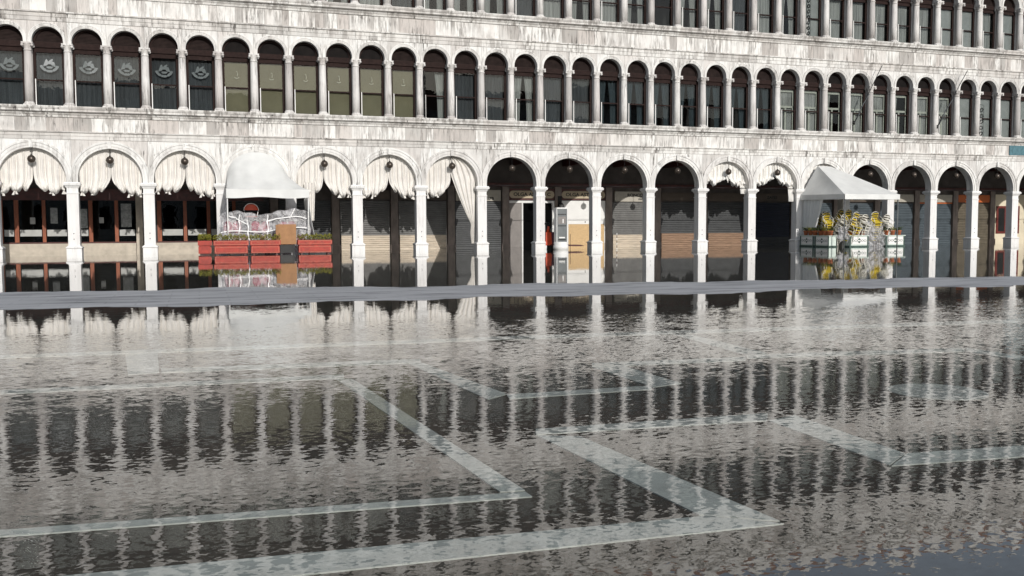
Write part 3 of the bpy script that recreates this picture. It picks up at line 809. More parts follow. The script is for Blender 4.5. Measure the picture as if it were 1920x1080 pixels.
put_shutter(13, M_SHUTNAVY, board=M_SHUTDARK, zb=0.45); put_shutter(14, M_SHUTBLUE); put_shutter(15, M_SHUTBLUE); put_shutter(16, M_SHUTBLUE); put_shutter(17, M_SHUTBLUE); put_shutter(18, M_SHUTOLIVE)
for k, mt in ((5, M_SIGNDARK), (6, M_SIGNDARK), (11, M_SIGNDARK), (12, M_SIGNDARK), (13, M_SIGNDARK), (15, M_SIGNDARK), (16, M_SIGNGREY), (17, M_SIGNGREY), (18, M_ORANGE)):
    sign_board((k + 0.35) * B, 2.58, 3.05, 2.55, mt)
s = sign_board((7 + 0.35) * B, 2.52, 3.1, 2.5, M_SIGNGREY); letter('Tiara', 0.30, M_INK, 0.55, -0.036, 2.68, s)
obj('transom', MB().box(-1.28, 1.28, D - 0.05, D + 0.08, 2.48, 2.56), M_ORANGE, bld, ((17 + 0.35) * B, 0, 0))
for k in (8, 9):
    x = (k + 0.35) * B
    obj('sign_backing', MB().box(-1.34, 1.34, D - 0.018, D + 0.1, 2.58, 3.2), M_DARKWOOD, bld, (x, 0, 0))
    s = sign_board(x, 2.68, 3.08, 2.6, M_SIGN, D - 0.03, True)
    letter('OLGA ASTA & C', 0.25, M_INK, 0.0, -0.036, 2.88, s, 1.18)
s = sign_board((10 + 0.35) * B, 2.52, 3.08, 2.3, M_SIGNGREY); letter('RONCOMI', 0.24, M_INK, 0.25, -0.036, 2.87, s, 1.1); letter('VENEZIA', 0.13, M_INK, 0.55, -0.036, 2.65, s)
letter('ZAYES', 0.22, M_INK, (13 + 0.35) * B, D - 0.056, 2.80, bld, 1.1)
# white framed doorway left half open, next to it the boarded-up shop
x = (8 + 0.35) * B
dr = group_part('shop_door', bld, (x, D, 0))
obj('door_frame', MB().box(-1.30, 1.30, -0.06, 0.1, 2.42, 2.54).box(1.18, 1.30, -0.06, 0.1, -0.25, 2.418).box(-0.60, -0.52, -0.05, 0.1, -0.25, 2.418), M_WHITEP, dr)
obj('door_leaf', MB().box(-1.30, -0.602, 0.0, 0.06, -0.25, 2.418), M_GREYP, dr)
obj('doorway_shade_sheet', MB().box(-0.518, 1.178, 0.105, 0.115, -0.25, 2.418), M_INSIDE_SHADE, dr)  # black sheet closes the opening, interior shade put into its colour
x = (9 + 0.35) * B
hb = group_part('hoarding', bld, (x, D, 0))
obj('white_board', MB().box(-1.32, 1.32, -0.03, 0.1, 1.55, 2.55).box(-1.32, 1.32, -0.035, 0.1, 1.26, 1.545), M_WHITEP, hb)
obj('chipboard', MB().box(-0.9, 1.25, -0.03, 0.1, -0.25, 1.256), M_OSB, hb)
obj('white_post', MB().box(-1.32, -0.905, -0.033, 0.1, -0.25, 1.256), M_WHITEP, hb); obj('white_post', MB().box(1.255, 1.32, -0.033, 0.1, -0.25, 1.256), M_WHITEP, hb)
obj('knob', MB().ball((0.1, -0.05, 1.38), 0.035, 8, 6), M_IRON, hb)
# cream shop with dark red doors at the far right
x = (19 + 0.35) * B
cs = group_part('shop_front', bld, (x, D, 0))
obj('wall', MB().box(-1.32, 1.32, -0.02, 0.1, -0.25, 3.1), M_CREAMWALL, cs)
for dx in (-0.75, 0.35): obj('door', MB().box(dx - 0.42, dx + 0.42, -0.06, -0.02, 0.55, 2.35), M_REDDOOR, cs); obj('pane', MB().box(dx - 0.25, dx + 0.25, -0.07, -0.062, 0.7, 2.2), M_BLACK, cs)
# cafe at the left: plinth, orange-brown posts, dark glazing, white strips and notices
cf = group_part('cafe_front', bld, (0, D, 0))
obj('plinth', MB().box(X0, 5.26, -0.12, 0.1, -0.3, 0.43), M_BEIGE, cf)
obj('plinth', MB().box(5.60, 11.2, -0.12, 0.1, -0.3, 0.43), M_BEIGE, cf)
obj('fascia', MB().box(X0, 11.2, -0.08, 0.1, 2.45, 3.0), M_DARKWOOD, cf)
obj('rail', MB().box(X0, 11.2, -0.03, 0.1, 0.43, 0.50), M_DARKWOOD, cf)
posts = [(-2.6, -2.4), (-1.55, -1.35), (-0.64, -0.40), (0.07, 0.25), (1.23, 1.38), (2.3, 2.48), (3.21, 3.38), (4.34, 4.50), (6.23, 6.42), (7.42, 7.58), (8.5, 8.66), (9.7, 9.86)]
for a, c in posts:
    obj('post', MB().box(a, c, -0.06, 0.1, 0.50, 2.45), M_POST, cf)
ends = [p for p in posts]
for (a, c), (d, e) in zip(ends[:-1], ends[1:]):
    if c > 4.4 and d < 6.3: d = 5.26
    door = (3.3 < c < 3.5)
    obj('panel', MB().box(c, d, 0.03, 0.1, 0.50, 2.45), M_INSIDE_SHADE, cf)  # black sheet behind the glass, the cafe's inner shade painted in
    obj('pane', MB().box(c, d, 0.0, 0.006, 0.50, 2.45), M_GLASS, cf)
    if not door: obj('white_strip', MB().box(c + 0.04, d - 0.04, -0.02, -0.004, 0.78, 1.08), M_GREYBLIND, cf)
obj('panel', MB().box(5.6, 6.23, 0.03, 0.1, 0.5, 2.45), M_BLACK, cf)
for a, c, z0, z1, mt in ((1.58, 1.88, 1.37, 2.10, M_POSTER), (2.72, 3.15, 1.15, 2.05, M_POSTER), (4.62, 5.08, 1.20, 2.30, M_POSTER), (0.72, 0.93, 1.35, 1.65, M_GREYBLIND), (3.66, 3.86, 1.38, 1.66, M_GREYBLIND)):
    obj('notice', MB().box(a, c, -0.03, -0.008, z0, z1), mt, cf)

# ------------------------------------------------------------------ the range across the square, seen only as a reflection in the panes
opp = thing('opposite_building', 'shaded palace range across the square, mirrored in the window panes', 'building', (20, -100, 0))
obj('wall', MB().box(-110, 110, -12, 0, -0.3, 18.8), M_SLAB, opp)
obj('cornice', MB().box(-110.5, 110.5, -12.5, 0.5, 18.8, 19.4), M_CORN, opp)
obj('roof', MB().prism_x([(0.3, 19.4), (-6, 22.8), (-12.3, 19.4)], -110, 110), M_ROOF, opp)
ow = MB().box(-0.9, 0.9, -0.2, 0.02, 0, 2.6).prism_y([(0.9 * cos(pi * k / 10), 2.6 + 0.9 * sin(pi * k / 10)) for k in range(11)], 0.018, -0.2).mesh('window')
for k in range(48):
    for z in (1.0, 6.8, 12.8): obj('window', ow, M_LUNBLACK, opp, (-108 + 4.6 * k, 0, z))

# ------------------------------------------------------------------ things hung on the building
ORD = ['first', 'second', 'third', 'fourth', 'fifth', 'sixth', 'seventh', 'eighth', 'ninth', 'tenth', 'eleventh', 'twelfth', 'thirteenth', 'fourteenth', 'fifteenth', 'sixteenth', 'seventeenth', 'eighteenth']
ball_me = MB().ball((0, 0, 0), 0.165, 20, 14).mesh('globe')
rod2 = MB().tube([(0, 0, 0.15), (0, 0, 0.42)], 0.012, 6).lathe([(0.05, 0.15), (0.03, 0.19), (0.012, 0.2)], 10).tube([(0, 0, 0.42), (0, 0.08, 0.46)], 0.012, 6).mesh('hanger')
for i in range(0, 18):
    if i in (3, 13): continue
    near = 'before the cream curtain' if i in (0, 1, 2, 4, 5, 6) else ('before the torn white curtain' if i in (11, 12) else 'against the dark vault')
    t = thing('globe_lamp', f'bronze globe lamp hanging {near} in the {ORD[i]} arch from the left', 'lamp', ((i + 0.5) * B, -0.05, 4.06 if i < 7 else 4.0), 0, 'globe lamps hanging in the arcade arches')
    obj('globe', ball_me, M_GLOBE, t); obj('hanger', rod2, M_IRON, t)

def curtain_panel(side, seed, zbot=2.60, inner=0.36, slit=3.70, swags=2.1, y0=0.30, tails=True, ragged=0.0):
    rnd = random.Random(seed); ph = [rnd.uniform(0, 6.28) for _ in range(8)]
    nu, nv = 72, 44
    def fn(a, c):
        s = a            # 0 outer edge .. 1 inner edge
        xt = 1.275 * (1 - s) + 0.005 * s
        xb = 1.21 * (1 - s) + inner * s
        ztop = 3.26 + sqrt(max(1.285 ** 2 - xt ** 2, 0))
        sw = abs(sin(pi * swags * s + ph[0] * 0.35))
        zb = zbot + 0.20 * (1 - sw) ** 1.5 + 0.05 * sin(ph[1] + 5 * s) + (0.16 * s ** 5)
        if ragged: zb += ragged * (0.5 * sin(9 * s + ph[2]) + 0.5 * sin(23 * s + ph[3])) + 0.2 * ragged * rnd.uniform(-1, 1)
        z = ztop + (zb - ztop) * c
        k = max(0.0, (slit - z) / max(slit - zb, 0.1)) if z < slit else 0.0
        x = xt + (xb - xt) * (k ** 1.5 if s > 0.5 else k)
        x = xt + (xb - xt) * min(1, k) ** (1.0 + 1.7 * s)
        env = min(1, c * 4) * (1 - 0.75 * c ** 3)
        fold = 0.048 * sin(2 * pi * 6.5 * s + ph[4] + 0.8 * c) + 0.030 * sin(2 * pi * 11 * s + ph[5]) + 0.012 * sin(2 * pi * 17 * s + ph[6] + 2 * c)
        belly = -0.22 * sw * math.exp(-((c - 0.90) / 0.11) ** 2) + 0.10 * max(0, c - 0.95) / 0.05
        crum = 0.035 * sin(38 * s + 17 * c + ph[7]) * math.exp(-((c - 0.93) / 0.09) ** 2) + 0.03 * sin(61 * s - 29 * c) * math.exp(-((c - 0.95) / 0.06) ** 2)
        return (side * x, y0 + fold * env + belly + crum, z)
    m = MB().grid(fn, nu, nv)
    if tails:
        for s in (0.05, 0.52):
            x = side * ((1.21 * (1 - s) + inner * s)); zt_ = zbot + 0.14
            for q in range(2):
                dx = (q - 0.5) * 0.06 + rnd.uniform(-0.02, 0.02); ln = rnd.uniform(0.10, 0.26)
                m.grid(lambda a, c: (x + dx * (0.3 + 1.6 * c) + (a - 0.5) * 0.075 * (0.4 + c), y0 - 0.05 - 0.02 * sin(a * pi) - 0.01 * q, zt_ - ln * c), 4, 4)
    return m
def tied_panel(side):
    """long curtain drawn to the pillar and tied low"""
    def fn(a, c):
        z = 4.5 + (0.32 - 4.5) * c
        ztop = 3.26 + sqrt(max(1.285 ** 2 - (1.27 * (1 - a)) ** 2, 0)) if c == 0 else None
        xo = 1.275 - 0.10 * c if z < 3.3 else min(1.275, sqrt(max(1.29 ** 2 - (z - 3.26) ** 2, 0.0004)))
        t = max(0, min(1, (3.75 - z) / (1.25 - 3.75) * -1))
        xi = 0.02 + (1.03 - 0.02) * (t ** 1.15) if z < 3.75 else 0.0
        if z < 1.25: xi = 1.03 - 0.03 * sin((1.25 - z) * 4)
        xi = min(xi, xo - 0.01)
        x = xo + (xi - xo) * a
        w = abs(xo - xi)
        return (side * x, 0.28 + 0.05 * sin(a * 27 + c) * (0.35 + 0.65 * min(1, w)) + 0.02 * sin(a * 53), z)
    return MB().grid(fn, 60, 60)
def tail_panel(side):
    """narrow length of curtain hanging below its panel"""
    def fn(a, c):
        z = 3.2 - 1.75 * c
        x = side * (0.92 - 0.10 * c - (0.50 - 0.16 * c) * a)
        return (x, 0.10 + 0.04 * sin(a * 24 + 2 * c) - 0.25 * (1 - c) * 0, z)
    return MB().grid(fn, 40, 24)
CUR = {0: 'leftmost arch, hung in scalloped swags', 1: 'second arch from the left, hung in scalloped swags', 2: 'third arch, just left of the domed white awning',
       4: 'arch right of the domed awning, one length hanging lower', 5: 'sixth arch, hung in swags above closed shutters', 6: 'seventh arch, right half tied back to the pillar'}
for i, lab in CUR.items():
    t = thing('arch_curtain', 'cream cloth curtain in the ' + lab, 'curtain', ((i + 0.5) * B, 0, 0), 0, 'cream curtains hung in the arcade')
    vr = random.Random(300 + i)
    obj('curtain_panel', curtain_panel(-1, 40 + i, 2.60 + vr.uniform(-0.05, 0.07), vr.uniform(0.20, 0.34), vr.uniform(3.5, 3.78), vr.uniform(1.8, 2.7)), M_CLOTH, t)
    obj('curtain_panel', tied_panel(1) if i == 6 else curtain_panel(1, 70 + i, 2.58 + vr.uniform(-0.05, 0.07), vr.uniform(0.20, 0.36), vr.uniform(3.5, 3.78), vr.uniform(1.8, 2.7)), M_CLOTH, t)
    if i == 4: obj('curtain_tail', tail_panel(-1), M_CLOTH, t)
for i, lab in ((11, 'torn white curtain bunched up in the arch above brown flood boards'), (12, 'torn white curtain with a hanging strip in the arch beside the grey awning')):
    t = thing('torn_curtain', lab, 'curtain', ((i + 0.5) * B, 0, 0), 0, 'torn white curtains')
    obj('curtain_panel', curtain_panel(-1, 90 + i, 3.34, 0.28, 3.9, 2.2, 0.28, False, 0.10), M_CLOTHW, t)
    obj('curtain_panel', curtain_panel(1, 95 + i, 3.22 if i == 11 else 3.28, 0.22, 4.0, 1.6, 0.28, False, 0.12), M_CLOTHW, t)
    m = MB(); zl = 2.85 if i == 11 else 2.45
    m.grid(lambda a, c: (1.22 - 0.42 * a * (1 - 0.35 * c), 0.22 + 0.035 * sin(a * 22 + 5 * c), 3.5 + (zl - 3.5) * c), 26, 16)
    obj('hanging_strip', m, M_CLOTHW, t)

# iron scroll brackets standing out from the front
def scroll_bracket(h, n):
    m = MB().tube([(0, 0, 0), (0, 0, h)], 0.016, 5).tube([(0, -0.34, 0), (0, -0.34, h * 0.94), (0, 0, h)], 0.014, 5)
    for k in range(n):
        zc = h * 0.9 * (k + 0.5) / n; r = min(0.15, h * 0.42 / n)
        for sg in (-1, 1):
            m.tube([(0, -0.17 + sg * (r * (1 - 0.055 * j)) * cos(j * 0.75) * (1 if k % 2 else -1), zc + r * (1 - 0.055 * j) * sin(j * 0.75) * sg) for j in range(13)], 0.012, 5)
    return m
for (x, z, h, n, lab) in ((18.40, 6.29, 2.25, 8, 'black wrought iron scroll bracket beside a window above the seventh arch'), (39.72, 11.37, 2.6, 8, 'black wrought iron scroll bracket on the top window row at right'),
                          (51.75, 6.29, 1.9, 5, 'black wrought iron scroll bracket near the right end of the middle window row')):
    tag(obj('iron_bracket', scroll_bracket(h, n), M_IRON, None, (x, -0.02, z)), lab, 'bracket', 'iron scroll brackets')
for (xt, zt_, xb, zb, lab) in ((44.38, 10.0, 42.9, 6.85, 'thin dark leaning flag pole crossing the middle windows above the grey awning'), (50.34, 10.0, 48.65, 6.8, 'thin dark leaning flag pole crossing the middle windows near the right end')):
    t = thing('flag_pole', lab, 'pole', (xb, 0.1, zb), 0, 'leaning flag poles')
    obj('pole', MB().tube([(0, -0.20, 0), ((xt - xb), -0.60, zt_ - zb)], 0.020, 6), M_IRON, t)
    obj('rolled_cloth', MB().tube([(0.02 + (xt - xb) * k / 8 + 0.04 * sin(k * 2.1), -0.20 - 0.4 * k / 8, (zt_ - zb) * k / 8) for k in range(0, 5)], 0.032, 7), M_GREYDRAPE, t)
    obj('socket', MB().lathe([(0.06, -0.12), (0.06, 0.08)], 8, (0, -0.18, 0)), M_IRON, t)
t = thing('blue_panel', 'blue grey panel fixed on the stone frieze at the far right edge', 'panel', (55.6, -0.05, 5.28))
obj('board', MB().box(-1.5, 1.5, 0, 0.035, 0.0, 0.56), M_BLUE, t)
for dx in (-1.22, -0.5, 0.3, 1.0): obj('rib', MB().box(dx - 0.04, dx + 0.04, -0.012, 0, 0.02, 0.52), M_BLUE, t)
# lantern on the pilaster between the two lettered signs
t = thing('wall_lantern', 'small black wall lantern between the two boarded shop fronts', 'lantern', (26.98, D - 0.10, 1.95))
obj('bracket', MB().tube([(0, 0, 0.48), (0, -0.2, 0.55), (0, -0.25, 0.44)], 0.02, 6).box(-0.12, 0.12, -0.02, 0.0, 0.3, 0.85), M_IRON, t)
obj('cage', MB().frustum(0.20, 0.20, 0.38, 0.10, 0.10, 0.46, 0, -0.25).frustum(0.14, 0.14, -0.02, 0.22, 0.22, 0.03, 0, -0.25).box(-0.1, -0.08, -0.36, -0.34, 0.03, 0.38).box(0.08, 0.10, -0.36, -0.34, 0.03, 0.38).box(-0.1, -0.08, -0.16, -0.14, 0.03, 0.38).box(0.08, 0.10, -0.16, -0.14, 0.03, 0.38), M_IRON, t)
obj('pane', MB().box(-0.078, 0.078, -0.338, -0.162, 0.032, 0.378), M_GREYBLIND, t)

# ------------------------------------------------------------------ domed white awning with wrapped furniture
t = thing('domed_awning', 'white canvas awning bulging from the fourth arch over plastic-wrapped furniture', 'awning', (10.64, 0, 0))
FX0, FX1, FY, FZ = 9.26 - 10.64, 12.74 - 10.64, -2.1, 2.78
def canopy(a, c):
    th = pi * (1 - a); x0 = 1.30 * cos(th); z0 = 3.26 + 1.28 * sin(th) ** 0.9
    if a < 0.02 or a > 0.98: z0 = 3.1
    x1 = FX0 + (FX1 - FX0) * (0.5 - 0.5 * cos(th) * -1) if False else FX0 + (FX1 - FX0) * min(1, max(0, (0.5 + 0.62 * (a - 0.5) * 2 * 0.85)))
    s = c
    x = x0 + (x1 - x0) * s; y = -0.06 + (FY + 0.06) * s
    sag = -0.10 * sin(pi * s) * (0.4 + sin(th))
    rip = (0.022 * sin(a * 34 + 3 * s) + 0.03 * sin(a * 17 - 6 * s + 1) * (a < 0.45)) * sin(pi * s)
    return (x, y, z0 + (FZ - z0) * s ** 0.92 + sag * 0.6 + rip)
obj('canopy', MB().grid(canopy, 60, 24), M_TENT, t)
val = MB()
val.grid(lambda a, c: (FX0 + (FX1 - FX0) * a, FY - 0.03 - 0.015 * sin(a * 23) * c, 2.79 - (0.36 + 0.03 * sin(a * 9 + 1)) * c), 50, 6)
val.grid(lambda a, c: (FX0 - 0.0 + 0.05 * a * 0, FY + (0.0 - FY - 0.1) * a, 2.79 + 0.2 * a - 0.38 * c), 10, 4)
val.grid(lambda a, c: (FX1 + (1.42 - FX1) * a, FY + (0.0 - FY - 0.1) * a, 2.79 + 0.2 * a - 0.38 * c), 10, 4)
obj('valance', val, M_TENT, t)
fr = MB()
for x in (FX0 + 0.04, FX1 - 0.04): fr.tube([(x, FY + 0.04, -0.15), (x, FY + 0.04, 2.74)], 0.025, 8)
fr.tube([(FX0, FY + 0.04, 2.74), (FX1, FY + 0.04, 2.74)], 0.025, 8)
for x, xw in ((FX0 + 0.04, -1.3), (FX1 - 0.04, 1.3)): fr.tube([(x, FY + 0.04, 2.74), (xw, -0.02, 3.0)], 0.02, 8)
obj('frame', fr, M_WHITEP, t)
for sg, xa in ((-1, FX0), (1, FX1)):
    obj('side_curtain', MB().grid(lambda a, c: (xa + sg * (0.32 * c ** 1.5 - 0.02) + 0.04 * sin(a * 20), FY + 0.15 + 1.7 * a, 2.45 - 2.1 * c), 24, 16), M_PLASTIC if sg < 0 else M_TENT, t)

t = thing('wrapped_furniture', 'heap of crimson cafe furniture wrapped in clear plastic and white tape under the domed awning', 'furniture heap', (10.85, -1.25, 0))
def heap(a, c):
    x = -1.95 + 3.9 * a
    edge = 1 - abs(2 * a - 1) ** 6
    top = 1.80 + 0.10 * sin(a * 7 + 1) + 0.13 * (a > 0.5) * min(1, (a - 0.5) * 8) - 0.25 * (1 - edge)
    z = -0.1 + (top + 0.1) * min(1, c / 0.72)
    y = -0.45 if c < 0.72 else -0.45 + 1.1 * (c - 0.72) / 0.28
    y += 0.05 * sin(a * 31 + 5 * c) + 0.05 * sin(a * 13 - 9 * c) + 0.03 * sin(47 * a + 20 * c)
    x = x * (1.10 - 0.14 * min(1, c / 0.72)) + 0.02 * sin(c * 30)
    return (x, y, z + 0.03 * sin(a * 40) * (c > 0.6))
obj('plastic_sheet', MB().grid(heap, 70, 36), M_PLASTIC, t)
tp = MB()
def strap(pts):
    tp.grid(lambda a, c: (lambda p, q, k: (p[0] + (q[0] - p[0]) * k + (0), p[1] + (q[1] - p[1]) * k, p[2] + (q[2] - p[2]) * k))(*(lambda i: (pts[min(i, len(pts) - 2)], pts[min(i, len(pts) - 2) + 1], a * (len(pts) - 1) - min(i, len(pts) - 2)))(int(a * (len(pts) - 1)))) if False else None, 1, 1)
def tape(pa, pb, w=0.045, n=24):
    b = len(tp.v)
    for k in range(n + 1):
        a, c = pa[0] + (pb[0] - pa[0]) * k / n, pa[1] + (pb[1] - pa[1]) * k / n
        p = heap(a, c); v = abs(pb[1] - pa[1]) > abs(pb[0] - pa[0])
        for s in (-1, 1):
            tp.v.append((p[0] + (s * w / 2 if v else 0), -0.58 + 0.02 * sin(k), p[2] + (0 if v else s * w / 2)))
    for k in range(n): tp.f.append((b + 2 * k, b + 2 * k + 1, b + 2 * k + 3, b + 2 * k + 2)); tp.s.append(True)
for pa, pb in (((0.04, 0.40), (0.96, 0.44)), ((0.52, 0.60), (0.97, 0.60)), ((0.10, 0.66), (0.32, 0.52)), ((0.24, 0.2), (0.22, 0.66)), ((0.34, 0.15), (0.31, 0.60)), ((0.53, 0.15), (0.53, 0.70)), ((0.12, 0.30), (0.10, 0.62)), ((0.78, 0.58), (0.84, 0.72)), ((0.30, 0.18), (0.62, 0.34)), ((0.10, 0.34), (0.20, 0.18))):
    tape(pa, pb)
obj('tape', tp, M_TAPE, t)
rc = random.Random(21)
for k in range(9):
    cx = -1.55 + 0.39 * k; w_, h_ = 0.17, 0.30
    for q, zc in enumerate((0.55, 1.15)):
        m = MB(); m.ball((0, 0, 0), 0.24, 12, 8, 1.0)
        o = obj('cushion', m, M_CUSHION if (k + q) % 3 else M_GREYDRAPE, t, (cx + rc.uniform(-0.05, 0.05), -0.12, zc), (1.0, 0.5, 1.2)); o.rotation_euler = (0, rc.uniform(-0.5, 0.5), 0)
        obj('chair_frame', MB().tube([(cx - 0.2, -0.1, zc - 0.3), (cx - 0.2, -0.2, zc + 0.25), (cx, -0.25, zc + 0.36), (cx + 0.2, -0.2, zc + 0.25), (cx + 0.2, -0.1, zc - 0.3)], 0.022, 6), M_CANE, t)
t = thing('red_chair', 'red round-backed chair poking out above the plastic-wrapped heap', 'chair', (10.35, -0.6, -0.1))
obj('backrest', MB().grid(lambda a, c: (0.30 * cos(pi * a), 0.06 * sin(pi * a), 2.02 + 0.26 * c * sin(pi * a) ** 0.5), 20, 6), M_TRUCK, t)
obj('back_frame', MB().tube([(0.32 * cos(pi * k / 14), 0.02, 2.0 + 0.32 * sin(pi * k / 14)) for k in range(15)], 0.02, 6), M_WHITEP, t)
obj('seat', MB().lathe([(0.26, 0), (0.27, 0.03), (0.22, 0.06)], 16, (0, 0, 1.70)), M_TRUCK, t)
for sx in (-1, 1): 
    obj('leg', MB().tube([(sx * 0.30, 0.02, 2.0), (sx * 0.24, 0, 1.7), (sx * 0.28, 0.1, 0.0)], 0.02, 6), M_WHITEP, t)

# red planters with low hedges
def leaf_mass(x0, x1, y0, y1, z0, z1, n, size, seed):
    rnd = random.Random(seed); m = MB()
    for _ in range(n):
        x, y = rnd.uniform(x0, x1), rnd.uniform(y0, y1); z = z0 + (z1 - z0) * rnd.random() ** 0.7 * (0.75 + 0.25 * sin(x * 9 + seed) * cos(x * 23))
        a, b_ = rnd.uniform(0, 6.28), rnd.uniform(-0.9, 0.9); s = size * rnd.uniform(0.6, 1.3)
        u = Vector((cos(a), sin(a), b_)).normalized() * s; v = Vector((-sin(a), cos(a), rnd.uniform(-0.8, 0.8))).normalized() * s * 0.45
        p = Vector((x, y, z)); m.face([p - u, p + v, p + u, p - v])
    return m
def red_planter(name, label, loc, L, rz=0.0, seed=1, slots=True):
    t = thing(name, label, 'planter', loc, rz, 'red planters before the domed awning')
    w = 0.52
    obj('box', MB().box(0.04, L - 0.04, 0.02, w, 0.06, 0.34).box(0.0, L, -0.02, w + 0.02, 0.40, 0.60).box(0.06, L - 0.06, 0.04, w - 0.02, 0.34, 0.40), M_RED, t)
    obj('panel', MB().box(0.14, L - 0.14, -0.003, 0.019, 0.11, 0.30), M_RED, t)
    ln = MB()
    for (xa, xb, za, zb, y) in ((0.07, L - 0.07, 0.085, 0.325, 0.012), (0.04, L - 0.04, 0.425, 0.578, -0.028)):
        ln.box(xa, xb, y, y + 0.01, za, za + 0.012).box(xa, xb, y, y + 0.01, zb - 0.012, zb).box(xa, xa + 0.012, y, y + 0.01, za + 0.012, zb - 0.012).box(xb - 0.012, xb, y, y + 0.01, za + 0.012, zb - 0.012)
    for dx in (-0.25, 0.25):
        ln.tube([(L / 2 + dx - 0.12, -0.024, 0.50), (L / 2 + dx - 0.04, -0.024, 0.515), (L / 2 + dx + 0.04, -0.024, 0.49), (L / 2 + dx + 0.12, -0.024, 0.50)], 0.006, 4)
    ln.lathe([(0.03, -0.002), (0.03, 0.004)], 10, (L / 2, -0.022, 0.50))
    obj('trim', ln, M_REDLINE, t)
    for x in (0.12, L - 0.2): obj('foot', MB().box(x, x + 0.08, 0.06, w - 0.06, -0.16, 0.06), M_DARKWOOD, t)
    obj('soil', MB().box(0.06, L - 0.06, 0.04, w - 0.04, 0.601, 0.61), M_SOIL, t)
    return t
def hedge(label, loc, L, rz, seed):
    h = thing('low_hedge', label, 'hedge', loc, rz, 'low hedges in the red planters')
    obj('leaves', leaf_mass(0.0, L, 0.0, 0.52, 0.0, 0.30, int(900 * L), 0.036, seed), M_LEAF, h)
    m = MB(); rnd = random.Random(seed)
    for k in range(int(8 * L)): x = rnd.uniform(0.05, L - 0.05); m.tube([(x, 0.27, -0.02), (x + rnd.uniform(-0.05, 0.05), 0.27 + rnd.uniform(-0.1, 0.1), 0.2)], 0.008, 4)
    obj('stem', m, M_DARKWOOD, h)
for k, (lab, hl, loc, L, rz) in enumerate((('red planter at the left, its side towards the cafe', 'low yellow-green hedge in the left red planter', (8.68, -2.85, 0), 1.42, 0),
                                      ('red planter in the middle beside the brown board', 'low yellow-green hedge in the middle red planter', (10.16, -2.85, 0), 1.26, 0),
                                      ('red planter standing alone right of the brown board', 'low yellow-green hedge in the lone red planter right of the brown board', (12.14, -2.85, 0), 1.46, 0),
                                      ('red planter behind the left one, turned end-on to the square', 'low yellow-green hedge in the end-on red planter at far left', (8.60, -2.70, 0), 1.3, pi / 2))):
    red_planter('red_planter', lab, loc, L, rz, k); hedge(hl, (loc[0], loc[1], 0.61), L, rz, 30 + k)
t = thing('brown_board', 'plain brown board on a black stand between the red planters', 'board', (11.72, -2.6, 0))
obj('panel', MB().box(-0.38, 0.38, -0.03, 0.25, 0.42, 1.28).box(-0.47, -0.382, 0.0, 0.2, 0.42, 1.26), M_BOX, t)
obj('stand', MB().box(-0.30, -0.24, 0.0, 0.2, -0.15, 0.42).box(0.24, 0.30, 0.0, 0.2, -0.15, 0.42).box(-0.24, 0.24, 0.05, 0.12, 0.05, 0.40), M_BLACK, t)

# ------------------------------------------------------------------ grey box post, hand truck, striped pole
t = thing('information_post', 'grey metal slotted post on a round white base before the boarded-up shop', 'post', (25.02, -0.95, 0))
obj('body', MB().box(-0.26, 0.26, -0.16, 0.16, 0.38, 2.0), M_GREYMETAL, t)
fm = MB().box(-0.29, -0.262, -0.18, 0.18, 0.38, 2.06).box(0.262, 0.29, -0.18, 0.18, 0.38, 2.06).box(-0.26, 0.26, -0.18, 0.18, 2.0, 2.06)
obj('frame', fm, M_WHITEP, t)
sl = MB()
for z in (1.70, 1.14):
    for k in range(4): sl.box(-0.21 + 0.11 * k, -0.12 + 0.11 * k, -0.166, -0.158, z, z + 0.05)
sl.box(-0.2, 0.2, -0.164, -0.158, 0.45, 0.52)
obj('slot', sl, M_BLACK, t)
obj('notice', MB().box(0.03, 0.08, -0.168, -0.158, 1.30, 1.50).box(-0.15, 0.15, -0.167, -0.158, 0.56, 0.62), M_WHITEP, t)
obj('plate', MB().box(-0.2, 0.2, -0.164, -0.158, 1.26, 1.62), M_GREYP, t)
obj('base', MB().lathe([(0.34, -0.15), (0.34, 0.02), (0.37, 0.04), (0.37, 0.20), (0.345, 0.22), (0.345, 0.36), (0.33, 0.38)], 28), M_WHITEP, t)
t = thing('pallet_truck', 'orange red hand pallet truck with black handle, its forks behind the grey post', 'pallet truck', (24.72, 0.05, 0))
obj('body', MB().frustum(0.34, 0.30, 0.20, 0.26, 0.22, 0.85).lathe([(0.07, 0), (0.07, 0.28), (0.04, 0.3)], 12, (0, 0, 0.85)), M_TRUCK, t)
obj('handle', MB().tube([(-0.02, 0, 0.8), (-0.06, -0.03, 1.18)], 0.03, 8).tube([(-0.06 + 0.13 * cos(2 * pi * k / 14), -0.03, 1.27 + 0.075 * sin(2 * pi * k / 14)) for k in range(15)], 0.02, 6).box(-0.08, -0.04, -0.05, -0.01, 1.18, 1.35), M_BLACK, t)
for dy in (-0.22, 0.08):
    obj('fork', MB().prism_y([(0.1, 0.16), (1.7, 0.13), (1.9, 0.16), (1.7, 0.21), (0.1, 0.24)], dy, dy + 0.15), M_DARKWOOD, t)
obj('wheel', MB().lathe([(0.09, -0.06), (0.09, 0.06)], 14), M_BLACK, t, (0.0, 0.05, 0.05), None, (pi / 2, 0, 0))
obj('chain', MB().tube([(1.10, -0.25, -0.15), (1.10, -0.25, 0.75)], 0.013, 6), M_IRON, t)
t = thing('luggage_bag', 'dark maroon bag standing between the pallet truck and the grey post', 'bag', (24.99, 0.12, 0))
obj('body', MB().frustum(0.34, 0.24, 0.24, 0.36, 0.26, 0.30).frustum(0.36, 0.26, 0.302, 0.34, 0.24, 0.80).frustum(0.34, 0.24, 0.802, 0.26, 0.16, 0.86), M_MAROON, t)
